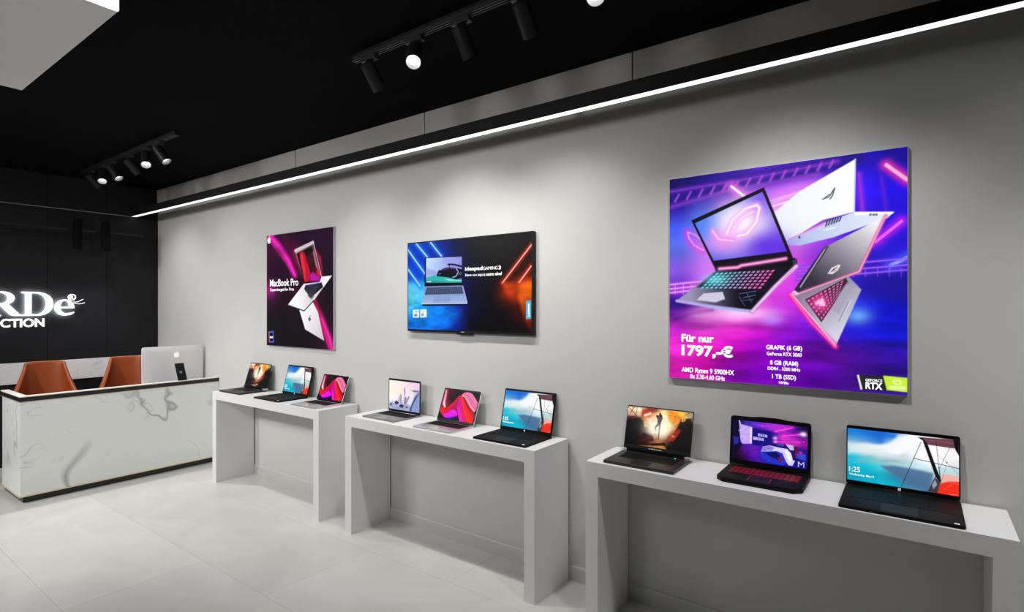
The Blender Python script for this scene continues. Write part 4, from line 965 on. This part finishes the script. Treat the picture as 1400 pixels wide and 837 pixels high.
# ================================================================== chairs
def chair(x, y, rz, label):
    t = thing('tub_chair', label, 'chair', (x, y, 0), rz, 'chairs behind the reception desk')
    nu, nv = 28, 16; bmx = bmesh.new(); g = []
    th = .045
    for side in (0, 1):
        row = []
        for j in range(nv + 1):
            v = j / nv; r = []
            for i in range(nu + 1):
                u = -1 + 2 * i / nu
                w = min(.265, .235 + .17 * (1 - v) ** 1.6 - .078 * v ** 1.3)
                zt = 1.062 - .018 * abs(u) ** 6
                z = .43 + (zt - .43) * v
                dep = .42 * (1 - v) ** 1.15 + .045
                xx = dep * abs(u) ** 2.6 - .05 * v
                yy = w * math.sin(u * PI / 2 * .98) if abs(u) < .999 else w * math.copysign(1, u)
                sc = 1 - side * th / .30
                r.append(bmx.verts.new((xx + (th * (1 - .55 * v) if side else 0), yy * sc, z - (0 if not side else .012 * v))))
            row.append(r)
        g.append(row)
    for side in (0, 1):
        for j in range(nv):
            for i in range(nu):
                q = (g[side][j][i], g[side][j][i + 1], g[side][j + 1][i + 1], g[side][j + 1][i])
                bmx.faces.new(q if side == 0 else q[::-1])
    for j in range(nv):
        for e in (0, nu): bmx.faces.new((g[0][j][e], g[0][j + 1][e], g[1][j + 1][e], g[1][j][e]))
    for i in range(nu):
        for e in (0, nv): bmx.faces.new((g[0][e][i], g[0][e][i + 1], g[1][e][i + 1], g[1][e][i]))
    bmesh.ops.recalc_face_normals(bmx, faces=bmx.faces)
    edge = [(g[0][nv][i].co + g[1][nv][i].co) / 2 for i in range(nu + 1)]
    side_l = [(g[0][j][0].co + g[1][j][0].co) / 2 for j in range(nv + 1)]; side_r = [(g[0][j][nu].co + g[1][j][nu].co) / 2 for j in range(nv + 1)]
    path = [tuple(p) for p in side_l + edge + side_r[::-1]]
    mb = MB(); mb.merge(bmx); o = mb.build('backrest_shell', LEATHER, t, smooth=60)
    bv = o.modifiers.new('round', 'BEVEL'); bv.width = .012; bv.segments = 3; bv.limit_method = 'ANGLE'; bv.angle_limit = R(50)
    clean = [Vector(path[0])]
    for p in path[1:]:
        if (Vector(p) - clean[-1]).length > .004: clean.append(Vector(p))
    bp_ = bmesh.new(); rr = []
    for k, p in enumerate(clean):
        d = (clean[min(k + 1, len(clean) - 1)] - clean[max(k - 1, 0)]).normalized()
        a = d.cross(Vector((1, .3, .2))).normalized(); b = d.cross(a)
        rr.append([bp_.verts.new(p + a * .0065 * math.cos(c * PI / 4) + b * .0065 * math.sin(c * PI / 4)) for c in range(8)])
    for A, B in zip(rr, rr[1:]):
        for c in range(8): bp_.faces.new((A[c], A[(c + 1) % 8], B[(c + 1) % 8], B[c]))
    bp_.faces.new(rr[0][::-1]); bp_.faces.new(rr[-1])
    bmesh.ops.recalc_face_normals(bp_, faces=bp_.faces)
    mb = MB(); mb.merge(bp_); mb.build('piping', PIPING, t, smooth=60)
    mb = MB(); mb.prism(rrect(.44, .46, .10, 6, .20, 0), 'z', .40, .50, bev=.02); mb.build('seat', LEATHER, t, smooth=50)
    MB().lathe([(0, .40), (.025, .40), (.025, .10), (.035, .10), (.035, .06), (0, .06)], 20, Matrix.Translation((.20, 0, 0))).build('column', CHROME, t)
    for k in range(5):
        a = 2 * PI * k / 5 + .3; M = Matrix.Translation((.20, 0, 0)) @ Matrix.Rotation(a, 4, 'Z')
        mb = MB(); mb.prism([(.0, .055), (.0, .095), (.25, .068), (.26, .05)], 'y', -.016, .016, M=M)
        mb.lathe([(0, 0), (.022, .004), (.026, .026), (.022, .048), (0, .052)], 16, M @ Matrix.Translation((.25, 0, 0))); mb.build('leg', CHROME, t)
    return t
chair(-6.93, 1.672, R(-13), 'orange leather tub chair in full view behind the reception desk')
chair(-6.93, 2.372, R(-16), 'orange leather tub chair half hidden by the silver computer')

# ================================================================== display tables
def table(x0, x1, label):
    t = thing('display_table', label, 'table', ((x0 + x1) / 2, 2.645, 0), 0, 'light grey waterfall display tables along the wall')
    h = (x1 - x0) / 2; y0, y1 = 2.4635 - 2.645, 2.817 - 2.645; b = 0
    bx('tabletop', TABLE, t, -h, h, y0, y1, .756, .8255, bev=b)
    for s in (-1, 1): bx('leg', TABLE, t, min(s * h, s * (h - .068)), max(s * h, s * (h - .068)), y0, y1, 0, .756, bev=b)
    return t
table(-5.217, -3.595, 'light grey waterfall display table beside the reception desk, under the pink poster')
table(-3.282, -1.666, 'light grey waterfall display table in the middle, below the television')
table(-1.356, .2626, 'light grey waterfall display table cropped at its foot, below the big gaming poster')
ZT = .8255

# ================================================================== laptops
def laptop(label, x, y, rz, w, dp, h, tilt, art, style, m, nv=110, group='open laptops on the display tables'):
    """m: margins of the picture inside the lid (left, right, top, bottom) as shares."""
    t = thing('laptop', label, 'laptop', (x, y, ZT), R(rz), group)
    S = style; tb = S.get('tb', .014); r = S.get('rad', .012)
    # base
    front = S.get('front', 1.0)
    pts = []
    ww = w / 2
    for sx, sy in ((1, -1), (1, 1), (-1, 1), (-1, -1)):
        yy = -dp if sy < 0 else .004; xx = sx * ww
        c = r if sy < 0 else .004
        if sy < 0 and 'chamfer' in S:
            cx, cy = S['chamfer']
            q = [(xx - sx * cx, yy), (xx, yy + cy)]
        else:
            q = [(xx - sx * c * (1 - math.cos(R(a))), yy - sy * c * (1 - math.sin(R(a)))) for a in (90, 60, 30, 0)]
        pts += q if (sx * sy < 0) else q[::-1]
    mb = MB(); mb.prism(pts, 'z', 0, tb, bev=min(.0022, tb * .2)); mb.build('base', S['base'], t, smooth=30)
    # keyboard
    kx, k0, k1 = S['kb']                           # half width share, depth shares from the hinge
    mb = MB(); y1, y0 = -dp * k0, -dp * k1; hw = ww * kx
    mb.mi = 1; mb.box(-hw - .004, hw + .004, y0 - .003, y1 + .003, tb - .002, tb + .0004); mb.mi = 0
    nx, ny = 14, 6; px, py = 2 * hw / nx, (y1 - y0) / ny
    for j in range(ny):
        i = 0
        while i < nx:
            span = 1
            if j == 0 and i == 3: span = 6
            elif j in (1, 2, 3) and i == nx - 2: span = 2
            gx, gy = px * .09, py * .10
            mb.box(-hw + i * px + gx, -hw + (i + span) * px - gx, y0 + j * py + gy, y0 + (j + 1) * py - gy, tb, tb + .0016)
            i += span
    mb.build('keyboard', [S['key'], S['well']], t)
    # touchpad
    pw, p0, p1 = S['pad']
    bx('touchpad', S['padm'], t, -ww * pw, ww * pw, -dp * p1, -dp * p0, tb - .001, tb + .0005)
    # lid
    hz = tb + S.get('lift', .001); yh = S.get('yh', -.004)
    T = R(tilt); up = Vector((0, math.sin(T), math.cos(T))); n = Vector((0, -math.cos(T), math.sin(T))); ex = Vector((1, 0, 0))
    o0 = Vector((0, yh, hz)); M = frame_matrix(o0, ex, up, n)
    out = rrect(w, h, S.get('lrad', .008), 4, 0, h / 2)
    if 'bulge' in S:                                # raised middle of the top edge
        b = S['bulge']; rr = S.get('lrad', .008)
        out = [(ww, 0), (ww, h - rr), (ww - rr * .3, h - rr * .3), (ww - rr, h), (w * .22, h + b * .15), (w * .12, h + b), (-w * .12, h + b), (-w * .22, h + b * .15), (-ww + rr, h), (-ww + rr * .3, h - rr * .3), (-ww, h - rr), (-ww, 0)]
    tk = S.get('lt', .006)
    mb = MB(); mb.prism(out, 'z', -tk, -.0012, bev=.0008, M=M); lid = mb.build('lid', S['lid'], t, smooth=30)
    ins = S.get('inset', .0015)
    bo = [(a * (1 - 2 * ins / w), h / 2 + (b - h / 2) * (1 - 2 * ins / h)) for a, b in out]
    mb = MB(); mb.prism(bo, 'z', -.0013, 0, M=M); mb.build('bezel', BEZEL, t)
    l, rg, tp, bt = m
    sx0, sx1, sy0, sy1 = -ww + w * l, ww - w * rg, h * bt, h * (1 - tp)
    org = o0 + ex * sx0 + up * sy0 + n * .0005
    scr = picture('screen', art, nv, frame_matrix(org, ex * (sx1 - sx0), up * (sy1 - sy0), n), SCR, t)
    plane = lambda u, v: tuple(o0 + ex * (sx0 + u * (sx1 - sx0)) + up * (sy0 + v * (sy1 - sy0)) + n * .0009)
    # hinge
    if S.get('hinge', 'bar') == 'bar':
        MB().tube((-ww * .82, yh, tb * .8), (ww * .82, yh, tb * .8), .0045).build('hinge', S.get('hingem', LAPB), t)
    else:
        for s in (-1, 1):
            mb = MB(); mb.box(s * ww - .024 if s > 0 else s * ww - .006, s * ww + .006 if s > 0 else s * ww + .024, -.034, .008, tb - .002, tb + .013, bev=.002); mb.build('hinge', ALU, t)
        bx('hinge_bar', LAPB, t, -ww + .018, ww - .018, yh - .010, yh + .006, tb - .001, tb + .022, bev=.003)
    if S.get('logo') == 'panes':
        mb = MB(); g = .0006; s = .0042 * S.get('ls', 1)
        for a in (-1, 1):
            for b in (-1, 1): mb.box(min(a * g, a * s), max(a * g, a * s), min(b * g, b * s), max(b * g, b * s), 0, .0005, M=frame_matrix(o0 + up * h * bt * .48 - ex * .004, ex, up, n))
        mb.build('window_emblem', WHITE, t)
        lettering([('1:25', .0, (.018, .165, .122, .262)), ('Wednesday, May 2', .003, (.02, .085, .255, .135))], plane, TEXTW, 'screen_lettering', scr)
        scr_fix(scr, t)
        bx('sticker', WHITE, t, ww - .032, ww - .017, -dp + .012, -dp + .020, tb - .0005, tb + .0006)
    if S.get('brand'):
        pln = lambda u, v: tuple(o0 + ex * (u - .5) * w + up * v * h + n * .0006)
        lettering([(S['brand'], .01, (.385, bt * .44, .585, bt * .44 + .020))], pln, TEXTD, 'lid_lettering', t)
    if S.get('power'):
        MB().lathe([(.0045, 0), (.0045, .0008), (0, .0008)], 16, Matrix.Translation((ww * .62, -dp * .16, tb))).build('power_light', TEAL, t)
    if S.get('redline'):
        mb = MB()
        mb.box(-ww * pw - .003, ww * pw + .003, -dp * p0, -dp * p0 + .002, tb - .001, tb + .0009)
        for s in (-1, 1): mb.box(s * (ww * pw + .0015) - .0015, s * (ww * pw + .0015) + .0015, -dp * p1, -dp * p0, tb - .001, tb + .0009)
        mb.build('touchpad_outline', REDL, t)
    return t
def scr_fix(scr, t):
    """keep lettering laid out in the laptop's own coordinates under the scaled screen"""
    bpy.context.view_layer.update()
    for c in bpy.data.objects:
        if c.parent == scr: c.matrix_parent_inverse = scr.matrix_local.inverted()

BLK = dict(base=LAPB, lid=LAPB, key=KEYB, well=KEYB, kb=(.86, .12, .56), pad=(.30, .62, .95), padm=PADB, tb=.012, lt=.006, rad=.010, logo='panes')
FIR = dict(base=LAPG, lid=LAPB, key=KEYB, well=LAPG, kb=(.80, .20, .62), pad=(.26, .68, .95), padm=PADB, tb=.015, rad=.006, lrad=.005, hinge='blocks', lift=.012, yh=-.020, brand='ALIENWARE', power=True)
SIL = dict(base=ALU, lid=ALU, key=KEYB, well=KEYG, kb=(.88, .10, .54), pad=(.30, .60, .95), padm=PADW, tb=.011, lt=.005, rad=.012, lrad=.010)
MTN = dict(base=SPACE, lid=SPACE, key=KEYB, well=KEYB, kb=(.92, .06, .50), pad=(.34, .58, .97), padm=PADG, tb=.009, lt=.005, rad=.012, lrad=.008, hingem=SPACE)
RED = dict(base=LAPB, lid=LAPB, key=KEYR, well=KEYB, kb=(.84, .18, .58), pad=(.24, .66, .94), padm=PADB, tb=.020, lt=.009, lrad=.012, chamfer=(.030, .030), bulge=.006, redline=True, lift=.004, yh=-.012)
MP = (.022, .025, .05, .075)
laptop('graphite laptop showing a fiery battle scene, on the table beside the desk', -4.974, 2.745, .8, .352, .256, .225, 17.0, 'fire', FIR, (.012, .012, .03, .10), 90)
laptop('black laptop with the seaplane picture, between fiery and pink-wave laptops beside the desk', -4.354, 2.747, 0, .377, .268, .252, 14.7, 'plane', BLK, MP, 100)
laptop('silver laptop with pink wave wallpaper on the table beside the desk', -3.834, 2.722, .8, .325, .243, .219, 20.5, 'wave', SIL, (.025, .025, .045, .07), 100)
laptop('warm grey laptop with upright lid and snowy mountain wallpaper', -2.992, 2.757, -.4, .337, .246, .239, .6, 'mountain', MTN, (.025, .032, .06, .07), 110)
laptop('silver laptop with pink wave wallpaper on the middle table', -2.462, 2.710, -.4, .327, .226, .225, 21.5, 'wave', SIL, (.025, .025, .045, .07), 100)
laptop('black laptop with the seaplane picture at the end of the middle table', -1.932, 2.757, .4, .378, .272, .252, 13.0, 'plane', BLK, MP, 100)
laptop('graphite laptop showing a fiery battle scene on the table under the gaming poster', -1.097, 2.750, .8, .354, .262, .226, 16.0, 'fire', FIR, (.012, .012, .03, .10), 130)
laptop('black gaming laptop with red keyboard and a purple bedroom on screen', -.570, 2.785, .8, .346, .256, .226, 8.0, 'bedroom', RED, (.030, .038, .085, .10), 130)
laptop('large black laptop with the seaplane picture, nearest the cropped table end', -.068, 2.790, .3, .385, .314, .249, 5.0, 'plane', dict(BLK, kb=(.86, .22, .60), ls=1.1), (.011, .012, .055, .07), 150)

# ================================================================== pictures on the wall
def poster(label, L, Rt, B, T, art, nv, depth=.022, side=FRAMEG):
    t = thing('hanging_poster', label, 'poster', ((L + Rt) / 2, YW, (B + T) / 2), 0, 'square backlit posters on the grey wall')
    w, h = Rt - L, T - B
    mb = MB(); mb.box(-w / 2, w / 2, -depth, 0, -h / 2, h / 2, bev=.0012); mb.build('light_box_frame', side, t)
    e = .003
    picture('print', art, nv, frame_matrix(Vector((-w / 2 + e, -depth - .0006, -h / 2 + e)), Vector((w - 2 * e, 0, 0)), Vector((0, 0, h - 2 * e)), Vector((0, -1, 0))), BULL, t)
    return t, (lambda u, v: (-w / 2 + u * w, -depth - .0014, -h / 2 + v * h))
t, pl = poster('square pink and black laptop advertisement poster above the table beside the desk', -4.9072, -3.8934, 1.2378, 2.2601, 'pink', 240, side=FRAMEL)
lettering([('MacBook Pro', .004, (.060, .535, .505, .597)), ('Supercharged for Pros', .004, (.064, .485, .439, .519)), ('M1', .0, (.062, .066, .096, .082))], pl, TEXTW, 'lettering', t)
mk = fruit_mark(); p0 = pl(.014, .925)
outline_mesh('emblem', mk, Matrix(((.056, 0, 0, p0[0]), (0, 0, 1, p0[1]), (0, .066, 0, p0[2]), (0, 0, 0, 1))), .0006, TEXTW, t)
t, pl = poster('large square purple gaming laptop poster with a price of 1797 euros', -1.055, -0.0422, 1.2302, 2.2621, 'gaming', 380)
lettering([('F\u00fcr nur', .03, (.066, .184, .226, .222)), ('1797,-\u20ac', .035, (.066, .108, .316, .172)), ('AMD Ryzen 9 5900HX', .014, (.066, .028, .321, .058)), ('8x 3.30-4.60 GHz', .012, (.110, .006, .278, .027)),
           ('GRAFIK (6 GB)', .016, (.464, .158, .613, .184)), ('GeForce RTX 3060', .012, (.466, .137, .611, .153)), ('8 GB (RAM)', .016, (.480, .090, .597, .115)), ('DDR4 , 3200 MHz', .012, (.470, .069, .605, .086)),
           ('1 TB (SSD)', .016, (.489, .028, .588, .053)), ('NVMe', .012, (.518, .011, .558, .023)), ('GEFORCE', .016, (.853, .049, .912, .060)), ('RTX', .03, (.853, .018, .912, .046))], pl, TEXTW, 'lettering', t)

t = thing('tv_display', 'black wall mounted television showing a blue and orange laptop advertisement', 'television', ((-3.0017 - 1.8985) / 2, YW, (2.0611 + 1.4222) / 2))
w, h = 1.1032, .6389
bx('cabinet', TVB, t, -w / 2, w / 2, -.036, -.006, -h / 2, h / 2, bev=.003)
bx('wall_mount', BLACKM, t, -.2, .2, -.0065, 0, -.15, .15)
picture('screen', 'tv', 200, frame_matrix(Vector((-w / 2 + .008, -.0366, -h / 2 + .016)), Vector((w - .018, 0, 0)), Vector((0, 0, h - .025)), Vector((0, -1, 0))), SCR, t)
W2, H2 = w - .018, h - .025
pl = lambda u, v: (-w / 2 + .008 + u * W2, -.0374, -h / 2 + .016 + v * H2)
lettering([('ideapad', .016, (.505, .640, .643, .692)), ('GAMING', -.008, (.648, .650, .757, .684)), ('3', .012, (.764, .648, .782, .686)), ('Eleve seu jogo', -.006, (.507, .583, .648, .618)), ('a outro n\u00edvel', .012, (.653, .588, .788, .622))], pl, TEXTW, 'lettering', t)
lettering([('Lenovo', .01, (.970, .165, .986, .295))], pl, TEXTW, 'side_lettering', t, rot90=True)
bx('sensor_tab', TVB, t, -.075, .055, -.034, -.012, -h / 2 - .012, -h / 2 + .001, bev=.002)
MB().box(-.035, -.005, -.0367, -.036, -h / 2 + .004, -h / 2 + .009).build('maker_mark', pmat('mark_grey', (.35, .35, .36), .4), t)

# ================================================================== unseen fill lamps added for the light of the rest of the shop
FILL_LAMPS = [((-4.6, -.3, 2.9), (-4.6, 2.83, 1.2), 262, 110), ((-2.35, -.3, 2.9), (-2.7, 2.83, 1.35), 120, 72), ((-2.2, -1.0, 2.9), (-2.8, 2.83, 2.8), 190, 84), ((-4.0, -.9, 2.9), (-6.2, 1.4, .6), 110, 100),
         ((-5.9, -1.2, 2.9), (-6.1, 1.2, .6), 245, 100), ((-.5, 1.955, 2.8), (-.5, 2.34, 1.88), 62, 100), ((.4, 1.955, 2.8), (.4, 2.34, 1.88), 12, 100), ((1.3, 1.955, 2.8), (1.3, 2.355, 1.88), 118, 100),
         ((-3.4, 1.955, 2.8), (-3.4, 2.34, 1.88), 38, 100)]
world = bpy.data.worlds.new('ambient_fill'); bpy.context.scene.world = world  # even ambient fill added from outside; no shopfront is built
world.use_nodes = True
world.node_tree.nodes['Background'].inputs[0].default_value = (.95, .97, 1, 1)
world.node_tree.nodes['Background'].inputs[1].default_value = .02
def fill_lamp(loc, target, p, cone=110, soft=.07):
    ld = bpy.data.lights.new('fill_lamp', 'SPOT'); ld.energy = p; ld.spot_size = R(cone); ld.spot_blend = 1; ld.shadow_soft_size = soft; ld.color = (1., .99, .97)
    o = bpy.data.objects.new('fill_lamp', ld); C.objects.link(o); o.location = loc
    o.rotation_euler = (Vector(loc) - Vector(target)).to_track_quat('Z', 'Y').to_euler()
for k, (loc, tg, p, cone) in enumerate(FILL_LAMPS): fill_lamp(loc, tg, p, cone, .5 if k < 3 else .08)

# ================================================================== camera
cam = bpy.data.cameras.new('camera'); co = bpy.data.objects.new('camera', cam); C.objects.link(co)
co.location = (0, 0, 1.6); co.rotation_euler = (PI / 2, 0, R(36.391))
cam.sensor_width = 36; cam.lens = 759.115 / 1400 * 36; cam.clip_start = .05
cam.shift_x = -(699.82 - 700) / 1400; cam.shift_y = (419.23 - 418.5) / 1400
sc = bpy.context.scene; sc.camera = co
vs_ = sc.view_settings; vs_.view_transform = 'Standard'; vs_.look = 'None'; vs_.gamma = 1; vs_.exposure = 0; vs_.use_curve_mapping = False
sc.cycles.max_bounces = 8; sc.cycles.diffuse_bounces = 4; sc.cycles.use_denoising = True
sc.cycles.sample_clamp_indirect = 6
